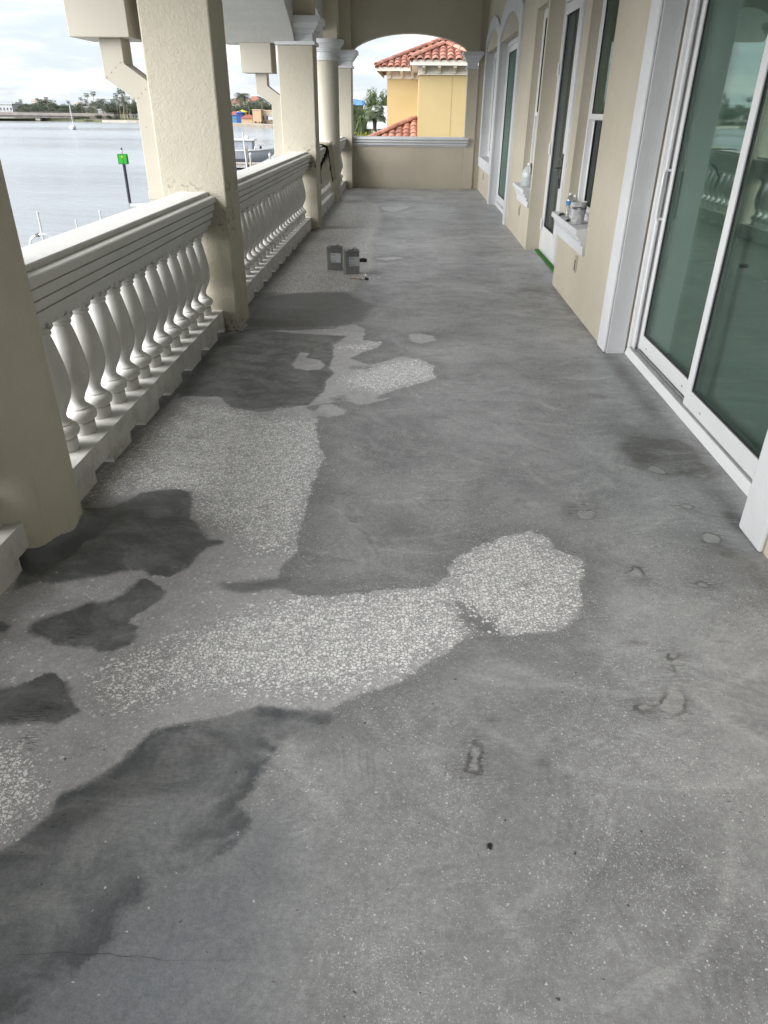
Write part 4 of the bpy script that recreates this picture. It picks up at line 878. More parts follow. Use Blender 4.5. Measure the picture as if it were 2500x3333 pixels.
land('far_shore', [(-3500, 560), (-420, 470), (-235, 455), (-192, 452), (-184, 448), (-150, 432), (-110, 425), (-87, 386), (-62, 353), (-30, 335), (40, 310), (3500, 500), (3500, 5500), (-3500, 5500)], ZW + 1.0, 'soil')
land('ground', [(-4.4, -80), (-4.4, 30), (-9, 70), (-20, 140), (-40, 262), (60, 285), (900, 300), (900, -80)], ZG, 'soil')
b0 = flr(*FZ(820, 392), ZW); 
land('beach', [(-186, 449.5), (-150, 431), (-112, 424), (-112, 440), (-150, 446), (-190, 460)], ZW + 1.06, 'sand')
land('lawn', [(-168, 449), (-112, 436), (-112, 470), (-168, 470)], ZW + 1.12, 'grass')
land('promenade', [(-110.5, 424), (-87, 384.6), (-62, 351.6), (-40, 338), (-36, 342), (-58, 358), (-83, 391), (-105, 428)], ZW + 1.3, 'concrete')
land('seawall_face', [(-110.8, 423.6), (-87.2, 384.2), (-62.2, 351.2), (-40, 337.5), (-40.2, 338.2), (-62, 351.9), (-87, 384.9), (-110.5, 424.2)], ZW + 1.15, 'seawall')
land('verge', [(-84, 390), (-72, 374), (-68, 379), (-80, 395)], ZW + 1.36, 'grass')

# ---- foliage
def leaf_mat(name, a, b, c):
    m, t, out = newmat(name); co = t.pos(); oi = t.node('ShaderNodeObjectInfo').outputs['Random']
    n = t.noise(co, .9, 3); r = t.vor(co, 3.0).outputs['Color']; rs_ = t.node('ShaderNodeSeparateColor'); t.put(rs_.inputs[0], r)
    col = t.mix(t.lin(n, .3, .7), a, b); col = t.mix(t.mul(rs_.outputs[0], .45), col, c); col = t.mix(t.mul(oi, .35), col, tuple(x * .7 for x in a))
    p = principled(t, out, col, .55, None, .3); 
    tl = t.node('ShaderNodeBsdfTranslucent'); t.put(tl.inputs[0], col); mx = t.node('ShaderNodeMixShader'); mx.inputs[0].default_value = .28
    t.l.new(p.outputs[0], mx.inputs[1]); t.l.new(tl.outputs[0], mx.inputs[2]); t.l.new(mx.outputs[0], out.inputs[0])
leaf_mat('leaf_dark', (.030, .050, .022), (.060, .085, .032), (.085, .10, .04))
leaf_mat('leaf_mid', (.055, .085, .028), (.105, .135, .045), (.15, .17, .06))
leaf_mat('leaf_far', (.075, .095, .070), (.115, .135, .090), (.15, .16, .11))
leaf_mat('leaf_yellow', (.16, .17, .02), (.34, .30, .03), (.42, .36, .06))
leaf_mat('palm_leaf', (.060, .085, .045), (.11, .135, .075), (.16, .175, .10))
simple('bark', (.16, .125, .09), .9, .1, vary=.35, vscale=6, bump=.6, bscale=12); simple('palm_trunk', (.26, .22, .18), .9, .1, vary=.3, vscale=4)
def crown_mesh(name, n, rx, rz, leaf, clumps, seed, mat, zc):
    r = np.random.default_rng(seed); V = []; F = []
    cs = []
    for _ in range(clumps):
        d = r.normal(size=3); d /= np.linalg.norm(d); d *= r.uniform(.35, 1.0); cs.append((d[0] * rx * .8, d[1] * rx * .8, zc + d[2] * rz * .8, r.uniform(.22, .42)))
    per = n // clumps
    for (cx, cy, cz, s) in cs:
        for _ in range(per):
            d = r.normal(size=3); d /= np.linalg.norm(d); d *= r.uniform(.3, 1.05) ** .6
            p = np.array([cx + d[0] * rx * s, cy + d[1] * rx * s, cz + d[2] * rz * s * .9])
            u = r.normal(size=3); u /= np.linalg.norm(u); v = np.cross(u, r.normal(size=3)); v /= np.linalg.norm(v) + 1e-9
            L = leaf * r.uniform(.6, 1.4); b = len(V)
            V += [tuple(p - u * L), tuple(p + v * L * .45), tuple(p + u * L), tuple(p - v * L * .45)]; F.append((b, b + 1, b + 2, b + 3))
    me = bpy.data.meshes.new(name); me.from_pydata(V, [], F); me.update(); me.materials.append(MATS[mat]); return me
def trunk_mesh(name, h, r0, r1, mat, limbs=0, zc=0, rx=1, seed=0):
    rr = random.Random(seed); mb = MB(); mb.tube([(0, 0, 0), (.04 * h, 0, h * .35), (.0, .03 * h, h * .7), (.02 * h, .02 * h, h)], [r0, r0 * .8, r0 * .65, r1], 8)
    for k in range(limbs):
        a = 2 * math.pi * k / limbs + rr.uniform(-.3, .3); z = h * rr.uniform(.5, .85)
        mb.tube([(0, .02 * h, z), (math.cos(a) * rx * .35, math.sin(a) * rx * .35, z + .22 * h), (math.cos(a) * rx * .7, math.sin(a) * rx * .7, z + .4 * h)], [r0 * .45, r0 * .3, r0 * .1], 6)
    me = mb.mesh(name, True); me.materials.append(MATS[mat]); return me
# unit trees (height 1, scaled at placement)
VAR = {}
for i in range(3): VAR['broad', i] = (crown_mesh('crown', 2600, .52, .40, .028, 26, 20 + i, 'leaf_far', .60), trunk_mesh('trunk', .55, .035, .015, 'bark', 5, .5, .5, i))
VAR['near', 0] = (crown_mesh('crown', 5200, .46, .40, .020, 44, 40, 'leaf_mid', .62), trunk_mesh('trunk', .6, .03, .012, 'bark', 6, .5, .45, 3))
VAR['dark', 0] = (crown_mesh('crown', 4600, .50, .44, .022, 36, 50, 'leaf_dark', .52), trunk_mesh('trunk', .5, .035, .015, 'bark', 5, .5, .45, 4))
VAR['bush', 0] = (crown_mesh('crown', 2200, .60, .42, .040, 18, 60, 'leaf_far', .45), trunk_mesh('trunk', .3, .03, .015, 'bark', 3, .3, .4, 5))
VAR['yellow', 0] = (crown_mesh('crown', 1500, .62, .40, .055, 12, 61, 'leaf_yellow', .48), trunk_mesh('trunk', .3, .03, .015, 'bark', 3, .3, .4, 6))
def palm_crown(name, n, L, droop, leaflets, seed, mat, fan=False, z=1.0):
    r = random.Random(seed); V = []; F = []
    for k in range(n):
        a = 2 * math.pi * k / n * 1.0 + r.uniform(-.25, .25) + k * 2.4; el = r.uniform(-.45, 1.15); l = L * r.uniform(.8, 1.1)
        dx, dy = math.cos(a), math.sin(a); pts = []
        for j in range(6):
            s = j / 5; pts.append(Vector((dx * l * s * math.cos(el * (1 - .25 * s)), dy * l * s * math.cos(el * (1 - .25 * s)), z + l * s * math.sin(el) - droop * l * s * s)))
        side = Vector((-dy, dx, 0))
        if fan:
            c = pts[3]; fw = (pts[5] - pts[2]).normalized(); up = side.cross(fw)
            b = len(V); V += [tuple(pts[0] - side * .004), tuple(pts[0] + side * .004), tuple(c)]; F.append((b, b + 1, b + 2))
            for q in range(leaflets):
                th = (q / (leaflets - 1) - .5) * 2.9; d = fw * math.cos(th) + side * math.sin(th); tip = c + d * l * .5 + Vector((0, 0, -droop * l * .25 * (1 + abs(th)))); nrm = (side * math.cos(th) - fw * math.sin(th)) * l * .040
                b = len(V); V += [tuple(c), tuple(c + d * l * .26 + nrm), tuple(tip), tuple(c + d * l * .26 - nrm)]; F.append((b, b + 1, b + 2, b + 3))
        else:
            for j in range(1, 6):
                for sgn in (-1, 1):
                    for q in range(leaflets):
                        s = (j - 1 + q / leaflets) / 5; p = pts[j - 1].lerp(pts[j], q / leaflets); fw = (pts[j] - pts[j - 1]).normalized()
                        ll = l * .30 * math.sin(math.pi * (.12 + .85 * s)); tip = p + side * sgn * ll * .8 + fw * ll * .6 + Vector((0, 0, -ll * .45)); b = len(V)
                        V += [tuple(p - fw * l * .014), tuple(p + fw * l * .014), tuple(tip)]; F.append((b, b + 1, b + 2))
    me = bpy.data.meshes.new(name); me.from_pydata(V, [], F); me.update(); me.materials.append(MATS[mat]); return me
VAR['fanpalm', 0] = (palm_crown('crown', 30, .16, .35, 9, 1, 'leaf_far', True), trunk_mesh('trunk', 1.0, .016, .012, 'palm_trunk'))
VAR['fanpalm', 1] = (palm_crown('crown', 34, .20, .45, 9, 2, 'leaf_far', True), trunk_mesh('trunk', 1.0, .020, .014, 'palm_trunk'))
VAR['datepalm', 0] = (palm_crown('crown', 34, .46, .55, 3, 3, 'leaf_far'), trunk_mesh('trunk', 1.0, .035, .03, 'palm_trunk'))
VAR['sabal', 0] = (palm_crown('crown', 40, .50, .55, 13, 4, 'palm_leaf', True), trunk_mesh('trunk', 1.0, .055, .050, 'palm_trunk'))
VAR['coco', 0] = (palm_crown('crown', 20, .55, .75, 6, 5, 'leaf_mid'), trunk_mesh('trunk', 1.0, .03, .025, 'palm_trunk'))
def tree(kind, i, base, h, label, group=None, name='tree', wide=1.0, rz=None):
    t = thing(name, label, 'tree' if 'bush' not in name and 'shrub' not in name else 'shrub', base, random.uniform(0, 6.28) if rz is None else rz, group)
    cm_, tm_ = VAR[kind, i]
    for nm, me in (('crown', cm_), ('trunk', tm_)):
        o = link(nm, me, None, t); o.scale = (h * wide, h * wide, h)
    return t
def up(px, py, y, zb):       # thing standing at distance y whose top is at the pixel: base point and height
    q = ony(px, py, y); return Vector((q.x, y, zb)), (q.z - zb) * 1.06
ZL = ZW + 1.0
# ---- far shore trees (crop coordinates of crown top, distance)
for k, (x, y, d, w) in enumerate([(250, 215, 480, 1.3), (320, 195, 490, 1.3), (400, 180, 500, 1.2), (480, 158, 505, 1.1), (540, 150, 500, 1.2), (590, 170, 490, 1.1), (440, 225, 470, 1.6), (540, 235, 470, 1.6), (350, 240, 468, 1.7), (285, 240, 466, 1.5), (650, 215, 490, 1.3), (700, 195, 500, 1.1), (760, 205, 500, 1.2), (800, 215, 490, 1.2), (690, 245, 475, 1.5), (850, 225, 485, 1.2), (170, 215, 520, 1.1), (600, 240, 480, 1.4), (150, 235, 490, 1.0), (60, 205, 560, 1.0)]):
    b, h = up(*FZ(x, y), d, ZL); tree('broad', k % 3, b, h, 'bushy green tree on the far shore behind the low bridge', 'trees behind the bridge', wide=w)
for k, (x, y, d, w) in enumerate([(890, 195, 480, 1.2), (940, 190, 490, 1.1), (1000, 180, 500, 1.0), (1080, 175, 500, 1.0), (1020, 230, 470, 1.2), (1230, 185, 480, 1.1), (1270, 185, 475, 1.2), (1200, 200, 490, 1.1), (1420, 180, 480, 1.0), (1500, 170, 480, 1.0), (1320, 200, 490, 1.1), (1240, 230, 465, 1.0), (1480, 200, 470, 1.0), (1560, 190, 480, 1.2)]):
    b, h = up(*FZ(x, y), d, ZL); tree('broad', (k + 1) % 3, b, h, 'bushy green tree on the far shore right of the bridge among palms', 'trees behind the beach', wide=w)
for k, (x, y, d, i) in enumerate([(975, 118, 470, 0), (1047, 102, 470, 0), (910, 160, 475, 0), (1305, 118, 470, 0), (1362, 72, 462, 1), (1445, 150, 470, 0), (1300, 150, 480, 0), (965, 175, 480, 0), (520, 155, 470, 0), (770, 190, 480, 0), (1390, 130, 465, 0), (1500, 170, 470, 0), (415, 165, 495, 0), (230, 175, 520, 0)]):
    b, h = up(*FZ(x, y), d, ZL); tree('fanpalm', i, b, h, 'tall thin palm standing above the trees on the far shore', 'tall palms on the far shore', 'palm_tree')
for k, (x, y, d) in enumerate([(1060, 190, 458), (1130, 165, 460), (1150, 190, 462), (1380, 150, 458), (1020, 250, 450), (1055, 270, 449), (1420, 200, 456), (1340, 175, 462), (1460, 235, 455), (1160, 260, 452)]):
    b, h = up(*FZ(x, y), d, ZL); tree('datepalm', 0, b, h * .92, 'broad feathery palm behind the beach on the far shore', 'feathery palms behind the beach', 'palm_tree')
for k, (x, y, d) in enumerate([(840, 345, 445), (880, 340, 446), (930, 338, 446), (980, 342, 445), (1110, 320, 452), (1220, 325, 452), (1300, 330, 450)]):
    b, h = up(*FZ(x, y), d, ZL); tree('bush', 0, b, h * 1.05, 'low green hedge bush at the end of the bridge', 'hedge bushes at the bridge end', 'hedge_bush', wide=1.5)
# ---- far buildings
simple('far_white', (.44, .45, .46), .8, .2); simple('far_pink', (.55, .47, .42), .8, .2); simple('far_blue', (.42, .47, .52), .8, .2); simple('far_glass', (.05, .06, .07), .3, .5); simple('peach', (.42, .31, .195), .85, .2, vary=.05); simple('peach_pale', (.45, .365, .27), .85, .2, vary=.05); simple('red_tile', (.25, .085, .07), .8, .2, vary=.2, vscale=.8); simple('terracotta_far', (.26, .12, .09), .85, .2, vary=.2, vscale=.8); simple('kiosk_blue', (.02, .06, .22), .6); simple('kiosk_light_blue', (.045, .18, .36), .6); simple('kiosk_yellow', (.46, .40, .03), .6); simple('cream', (.62, .57, .44), .8, .2)
def building(label, x0, x1, ytop, d, mat, crop=FZ, depth=14, rows=0, cols=0, roof=None, zb=None, fl_=True, name='far_building'):
    zb = ZL if zb is None else zb
    a = ony(*crop(x0, ytop), d); b = ony(*crop(x1, ytop), d); h = a.z - zb; cx = (a.x + b.x) / 2; w = abs(b.x - a.x)
    t = thing(name, label, 'building', (cx, d, zb))
    part('wall', MB().box(-w / 2, w / 2, 0, depth, 0, h), mat, t)
    if roof == 'flat': part('roof', MB().box(-w / 2 - .4, w / 2 + .4, -.4, depth + .4, h, h + .5), 'far_white', t)
    elif roof:
        e = w * .06; rh = roof[1]
        part('roof', MB().add([(-w / 2 - e, -e * 2, h), (w / 2 + e, -e * 2, h), (w / 2 + e, depth + e, h), (-w / 2 - e, depth + e, h), (-w / 4, depth / 2, h + rh), (w / 4, depth / 2, h + rh)], [(0, 1, 5, 4), (1, 2, 5), (2, 3, 4, 5), (3, 0, 4), (3, 2, 1, 0)]), roof[0], t)
    else: part('parapet', MB().box(-w / 2 - .15, w / 2 + .15, -.15, depth + .15, h - .01, h + .4), mat, t)
    for r in range(rows):
        for c_ in range(cols):
            ww, hh = w / cols * .5, h / (rows + .4) * .5; x = -w / 2 + w * (c_ + .5) / cols; z = h * (r + .75) / (rows + .6)
            wn = part('window', MB().box(x - ww / 2, x + ww / 2, -.06, .05, z - hh / 2, z + hh / 2), 'far_white', t); part('pane', MB().box(x - ww / 2 + .12, x + ww / 2 - .12, -.09, -.05, z - hh / 2 + .12, z + hh / 2 - .12), 'far_glass', wn)
    return t
building('white modern house with dark windows beyond the left end of the bridge', -60, 130, 205, 480, 'far_white', rows=2, cols=5, roof='flat')
building('small pale block between trees beyond the bridge', 118, 172, 185, 760, 'far_white', rows=3, cols=3)
building('low pale house half hidden by trees beyond the bridge', 165, 240, 215, 540, 'far_white', rows=2, cols=3, roof='flat')
building('pinkish tower block rising above the big green trees', 345, 415, 150, 950, 'far_pink', rows=5, cols=4)
building('small pinkish block behind the trees by the sailboat mast', 830, 880, 186, 900, 'far_pink', rows=3, cols=2)
building('wide blue grey block rising behind the palms', 1085, 1240, 150, 800, 'far_blue', rows=4, cols=7, roof='flat')
building('white two storey house between the palm trunks', 930, 1000, 240, 485, 'far_white', rows=2, cols=3, roof='flat')
building('long low white building behind the beach palms', 1100, 1215, 268, 480, 'far_white', rows=1, cols=6, roof='flat')
building('white house with dark openings by the lawn', 1425, 1540, 258, 490, 'far_white', rows=2, cols=4, roof='flat')
# ---- bridge
bA, bB = Vector((-262, 440, 0)), Vector((-176, 458, 0)); bd = (bB - bA).normalized(); bn = Vector((-bd.y, bd.x, 0))
zA, zB = ony(*FZ(0, 300), 441).z, ony(*FZ(830, 318), 455).z
br_ = thing('bridge', 'low concrete road bridge crossing to the far shore', 'bridge', (bA.x, bA.y, ZW))
def bpt(s, o_, z): q = bA + (bB - bA) * s + bn * o_; return (q.x - bA.x, q.y - bA.y, z - ZW)
zt = lambda s: zA + (zB - zA) * s
def bbeam(o0, o1, dz0, dz1, s0=-.25, s1=1.05): 
    V = [bpt(s, o_, zt(max(0, min(1, s))) + dz) for s in (s0, s1) for o_ in (o0, o1) for dz in (dz0, dz1)]
    return MB().add(V, [(0, 1, 3, 2), (4, 6, 7, 5), (0, 4, 5, 1), (2, 3, 7, 6), (0, 2, 6, 4), (1, 5, 7, 3)])
simple('bridge_grey', (.30, .27, .25), .9, .15, vary=.15, vscale=.3); simple('bridge_dark', (.16, .145, .135), .9, .15)
part('deck', bbeam(-1, 13, -.9, -.2), 'bridge_grey', br_); part('girder', bbeam(0, 12, -2.1, -.9), 'bridge_grey', br_)
part('parapet', bbeam(-1.02, -.7, -.2, .55), 'bridge_grey', br_)
part('railing', bbeam(-.95, -.85, 1.0, 1.15), 'bridge_dark', br_)
for k in range(40): part('post', MB().box(-.08, .08, -.08, .08, 0, .65), 'bridge_dark', br_).location = bpt(-.2 + k * .031, -.9, zt(max(0, min(1, -.2 + k * .031))) + .5)
for s in (-.08, .16, .185, .58):
    pr = part('pier', MB().lathe([(.9, -2), (.9, 4.2)], 10), 'bridge_grey', br_); pr.location = bpt(s, 2, ZW); pr2 = part('pier', MB().lathe([(.9, -2), (.9, 4.2)], 10), 'bridge_grey', br_); pr2.location = bpt(s, 10, ZW)
    part('pier_cap', MB().box(-1.3, 1.3, -2.5, 11, 0, 1.0), 'bridge_grey', br_).location = bpt(s, 2, zt(max(0, s)) - 3.4)
cr_ = thing('car', 'white car driving on the left end of the bridge', 'car', Vector(bpt(.02, 1.6, zt(.02) - .2)) + Vector((bA.x, bA.y, ZW)), math.atan2(bd.y, bd.x))
simple('car_white', (.75, .75, .76), .3); part('body', MB().prism([(-2.2, .3), (2.2, .3), (2.2, .9), (1.3, 1.0), (.7, 1.5), (-1.2, 1.5), (-1.9, .95), (-2.2, .9)], 'y', -.9, .9), 'car_white', cr_); part('side_glass', MB().prism([(-1.6, .98), (1.1, .98), (.6, 1.42), (-1.1, 1.42)], 'y', -.92, .92), 'far_glass', cr_)
for x in (-1.4, 1.4):
    for y in (-.85, .85): part('wheel', MB().tube([(x, y - .1, .33), (x, y + .1, .33)], .33, 12), 'black_plastic', cr_)
# ---- sailboat
sb = flr(239, 421, ZW); sbt = thing('sailboat', 'small white sailboat with a bare mast at anchor', 'boat', (sb.x, sb.y, ZW), math.radians(98)); sbt.scale = (.85, .85, .85)
def hull(L, B, H, mat, parent, name='hull', sheer=.25, z0=-.3):
    N = 10; V = []; mb = MB()
    for i in range(N + 1):
        s = i / N; b = B * (1 - max(0, (s - .35) / .65) ** 2.2) * (.86 + .14 * min(1, s * 3)); z = H * (1 + sheer * s * s); x = -L / 2 + L * s + .0
        kz = z0 + (max(0, s - .6) / .4) ** 2 * (z * .75 - z0)
        V += [(x + (z - kz) * .0, -b / 2, z), (x, -b / 2 * .86, kz + (z - kz) * .45), (x, 0, kz), (x, b / 2 * .86, kz + (z - kz) * .45), (x, b / 2, z)]
    F = [(i * 5 + k, i * 5 + k + 1, (i + 1) * 5 + k + 1, (i + 1) * 5 + k) for i in range(N) for k in range(4)] + [(i * 5, (i + 1) * 5, (i + 1) * 5 + 4, i * 5 + 4) for i in range(N)] + [(0, 4, 3, 2, 1)]
    mb.add(V, F); return part(name, mb, mat, parent, smooth=True)
simple('boat_white', (.46, .47, .48), .35, .5, vary=.04); simple('boat_grey', (.25, .27, .305), .4, .5, vary=.05); simple('boat_line', (.12, .15, .20), .5); simple('spar', (.70, .70, .70), .4)
hull(7.5, 2.5, .95, 'boat_white', sbt); part('cabin', MB().prism([(-1.2, .95), (2.0, 1.0), (1.7, 1.5), (-1.0, 1.55)], 'y', -.75, .75), 'boat_white', sbt, bevel=.08)
part('cabin_window', MB().box(-.8, 1.3, -.77, .77, 1.15, 1.35), 'far_glass', sbt); mt = (ony(*FZ(772, 205), sb.y).z - ZW) / .85
part('mast', MB().tube([(.8, 0, 1.2), (.75, 0, mt)], [.10, .07], 8), 'spar', sbt); part('boom', MB().tube([(.8, 0, 2.1), (-2.6, 0, 2.0)], .09, 8), 'spar', sbt); part('boot_stripe', MB().box(-3.6, 2.2, -1.14, 1.14, .02, .14), 'boat_line', sbt)
part('rigging', MB().tube([(3.6, 0, 1.2), (.75, 0, mt)], .02, 4).tube([(-3.6, 0, 1.0), (.75, 0, mt)], .02, 4), 'spar', sbt)
# ---- channel marker
mk0 = flr(423, 660, ZW); md_ = mk0.y
mk = thing('channel_marker', 'dark channel marker pile with a bright green square daymark', 'marker', (mk0.x, md_, ZW)); 
simple('pile_dark', (.035, .038, .045), .8, .2, vary=.3, vscale=3); simple('sign_green', (.012, .27, .005), .55, .3, vary=.03); simple('sign_green_dark', (.008, .085, .035), .55); simple('sign_orange', (.40, .30, .01), .6)
s0 = ony(340 + 605 / 10.06, 470 + 480 / 10.06, md_); sw = .42
hp = s0.z - ZW; part('pile', MB().tube([(0, 0, -3), (0, 0, hp + .35)], .135, 12), 'pile_dark', mk, smooth=True)
db = part('daymark', MB().box(-sw, sw, -.20, -.15, hp - sw, hp + sw), 'sign_green', mk); part('border', frame_rect(MB(), -.21, -.201, -sw, sw, hp - sw, hp + sw, .05), 'sign_green_dark', db).rotation_euler = (0, 0, math.radians(90))
for ch in db.children: ch.location = (-0.0, 0, 0); 
for ch in list(db.children): bpy.data.objects.remove(ch)
bf = MB(); bf.box(-sw, sw, -.208, -.199, hp - sw, hp - sw + .05); bf.box(-sw, sw, -.208, -.199, hp + sw - .05, hp + sw); bf.box(-sw, -sw + .05, -.207, -.199, hp - sw + .05, hp + sw - .05); bf.box(sw - .05, sw, -.207, -.199, hp - sw + .05, hp + sw - .05); part('border', bf, 'sign_green_dark', db)
part('reflector', MB().box(-.09, .06, -.207, -.199, hp + .10, hp + .27), 'sign_orange', db)
tc = bpy.data.curves.new('numeral', 'FONT'); tc.body = '3'; tc.size = .62; tc.extrude = .004; tc.align_x = 'CENTER'; to = bpy.data.objects.new('numeral', tc); COL.objects.link(to)
dg = bpy.context.evaluated_depsgraph_get(); tm2 = bpy.data.meshes.new_from_object(to.evaluated_get(dg)); bpy.data.objects.remove(to)
o = link('numeral', tm2, 'sign_green_dark', db); o.rotation_euler = (math.radians(90), 0, 0); o.location = (.03, -.205, hp - .37)
part('back_daymark', MB().box(-sw, sw, .15, .20, hp - sw, hp + sw), 'sign_green', mk)
lt = part('lantern', MB().tube([(0, 0, hp + .35), (0, 0, hp + .62)], .03, 8), 'pile_dark', mk); part('lens', MB().lathe([(.07, hp + .62), (.09, hp + .66), (.08, hp + .76)], 10), 'boat_white', lt); part('lantern_cap', MB().lathe([(.085, hp + .76), (.085, hp + .86), (.05, hp + .93), (0, hp + .95)], 10), 'pile_dark', lt)
part('conduit', MB().tube([(.22, .1, hp - sw), (.22, .1, hp - 2.9), (.0, .1, hp - 3.15)], .025, 6), 'spar', mk)
# ---- small white skiff below the marker
k0 = flr(455, 668, ZW + .4); sk = thing('skiff', 'white skiff moored beside the channel marker', 'boat', (k0.x + 3.2, k0.y - 2, ZW), math.radians(20)); hull(6.2, 2.1, .75, 'boat_white', sk); part('bow_rail', MB().tube([(-.5, -.9, .8), (-.3, -.85, 1.25), (2.4, -.4, 1.45), (2.9, 0, 1.5), (2.4, .4, 1.45), (-.3, .85, 1.25), (-.5, .9, .8)], .03, 6), 'boat_white', sk); part('thwart', MB().box(-1.4, -.9, -.85, .85, .62, .70), 'boat_white', sk, bevel=.02)
# ---- boat lift guide poles and a bent rail beyond the near balustrade
EZ = lambda x, y: (x / 3.456, 620 + y / 3.456)
for (x, y, d, r_, lb) in ((100, 350, 22, .035, 'white guide pole closest to the stained round column'), (420, 240, 24, .032, 'tall white guide pole standing in the water by the bent rail'), (852, 335, 30, .028, 'short thin white guide pole between two taller ones'), (1120, 230, 31, .034, 'white guide pole nearest the channel marker')):
    q = ony(*EZ(x, y), d); g = thing('guide_pole', lb, 'pole', (q.x, d, ZW)); part('pole', MB().tube([(0, 0, -1), (0, 0, q.z - ZW)], r_, 8), 'boat_white', g); part('cap', MB().lathe([(r_ * 1.25, q.z - ZW - .06), (r_ * 1.25, q.z - ZW + .01), (0, q.z - ZW + .02)], 8), 'boat_white', g)
d = 20; pa = [ony(*EZ(x, y), d) for x, y in ((355, 640), (340, 590), (345, 555), (375, 522), (420, 500), (470, 490), (520, 492), (565, 515), (590, 560))]
brr = thing('bent_rail', 'curved chrome rail rising beside a white guide pole', 'rail', (pa[0].x, d, ZW)); part('rail', MB().tube([(0, 0, 0)] + [tuple(q - Vector((pa[0].x, d, ZW))) for q in pa] + [(pa[-1].x - pa[0].x, 0, 0)], .028, 8), 'chrome', brr, smooth=True); part('clamp', MB().box(-.05, .05, -.05, .05, -.05, .05), 'door_metal', brr, bevel=.01).location = pa[4] - Vector((pa[0].x, d, ZW))
# ---- dock with a boat on a lift, seen between the square columns
DD = 106
dk0 = ony(*GZ(240, 1960), DD); dkz = dk0.z; dk = thing('dock', 'grey wooden dock below the boat lift', 'dock', (dk0.x, DD, ZW)); simple('dock_wood', (.33, .30, .27), .9, .15, vary=.2, vscale=1.5)
for k in range(16): part('plank', MB().box(-4 + k * .62, -4 + k * .62 + .57, -1.0, 1.0, dkz - ZW - .12, dkz - ZW), 'dock_wood', dk)
part('stringer', MB().box(-4, 5.9, -.9, -.7, dkz - ZW - .45, dkz - ZW - .121), 'dock_wood', dk)
for k in range(6): part('pile', MB().tube([(-3.6 + k * 1.8, -.8, -2), (-3.6 + k * 1.8, -.8, dkz - ZW - .12)], .16, 8), 'pile_dark', dk)
for (x, y, d, lab) in ((612, 1755, 104, 'short dock piling with a white cap in front of the hull'), (1130, 1765, 104, 'short dock piling with a white cap near the palm'), (515, 1600, 105.2, 'tall weathered boat lift piling in front of the cabin')):
    q = ony(*GZ(x, y), d); g = thing('dock_piling', lab, 'piling', (q.x, d, ZW)); part('post', MB().tube([(0, 0, -2), (0, 0, q.z - ZW)], .13, 10), 'dock_wood', g); part('cap', MB().lathe([(.18, q.z - ZW - .05), (.18, q.z - ZW + .1), (0, q.z - ZW + .32)], 10), 'boat_white' if y > 1700 else 'dock_wood', g)
q = ony(*GZ(410, 1150), 105); g = thing('lift_mast', 'tall white pole standing in front of the lifted boat', 'pole', (q.x, 105, ZW)); part('pole', MB().tube([(0.35, 0, -2), (0, 0, q.z - ZW)], .10, 8), 'boat_white', g); part('base', MB().box(.2, .5, -.16, .16, -.5, .9), 'boat_white', g)
q0 = ony(*GZ(700, 1640), DD + 3); bt_ = thing('lifted_boat', 'white and grey cabin boat raised on a boat lift by the dock', 'boat', (q0.x - 1.9, DD + 3, q0.z - 1.62), math.radians(2))
hull(9.8, 2.9, 1.55, 'boat_grey', bt_, sheer=.16, z0=-.15); part('gunwale', MB().add([(x, s * b, z) for s in (-1, 1) for x, b, z in ((-4.9, 1.32, 1.54), (-1.5, 1.5, 1.56), (1.5, 1.38, 1.63), (3.4, .85, 1.72), (4.6, .2, 1.81))] + [(x, s * b, z + .16) for s in (-1, 1) for x, b, z in ((-4.9, 1.32, 1.54), (-1.5, 1.5, 1.56), (1.5, 1.38, 1.63), (3.4, .85, 1.72), (4.6, .2, 1.81))], [(i, i + 1, 11 + i, 10 + i) for i in range(4)] + [(5 + i, 6 + i, 16 + i, 15 + i) for i in range(4)] + [(10 + i, 11 + i, 16 + i, 15 + i) for i in range(4)]), 'boat_white', bt_)
cb = part('cabin', MB().prism([(-4.0, 1.6), (1.9, 1.65), (1.95, 2.85), (-4.0, 2.85)], 'y', -1.05, 1.05), 'boat_grey', bt_, bevel=.05); part('hardtop', MB().box(-4.6, 2.25, -1.25, 1.25, 2.85, 3.05), 'boat_white', bt_, bevel=.04)
for x in (-3.2, -1.9, -.6, .8): part('cabin_window', MB().box(x - .45, x + .45, -1.07, 1.07, 2.15, 2.62), 'boat_grey', cb)
part('radar', MB().lathe([(.3, 3.05), (.34, 3.2), (.2, 3.4), (0, 3.42)], 12), 'boat_white', bt_).location = (1.1, 0, 0); part('pulpit_rail', MB().tube([(2.2, -1.1, 1.8), (2.3, -1.05, 2.25), (3.4, -.75, 2.3), (4.6, 0, 2.4), (3.4, .75, 2.3), (2.3, 1.05, 2.25)], .03, 6), 'chrome', bt_); part('windlass', MB().lathe([(.16, 1.7), (.14, 2.2), (0, 2.25)], 8), 'pile_dark', bt_).location = (2.9, 0, 0)
part('lift_cradle', MB().box(-3.2, -2.9, -1.6, 1.6, -.45, -.1).box(1.5, 1.8, -1.6, 1.6, -.45, -.1), 'pile_dark', bt_); part('lift_beam', MB().box(-5, 4, -1.75, -1.6, -.7, -.42), 'pile_dark', bt_)
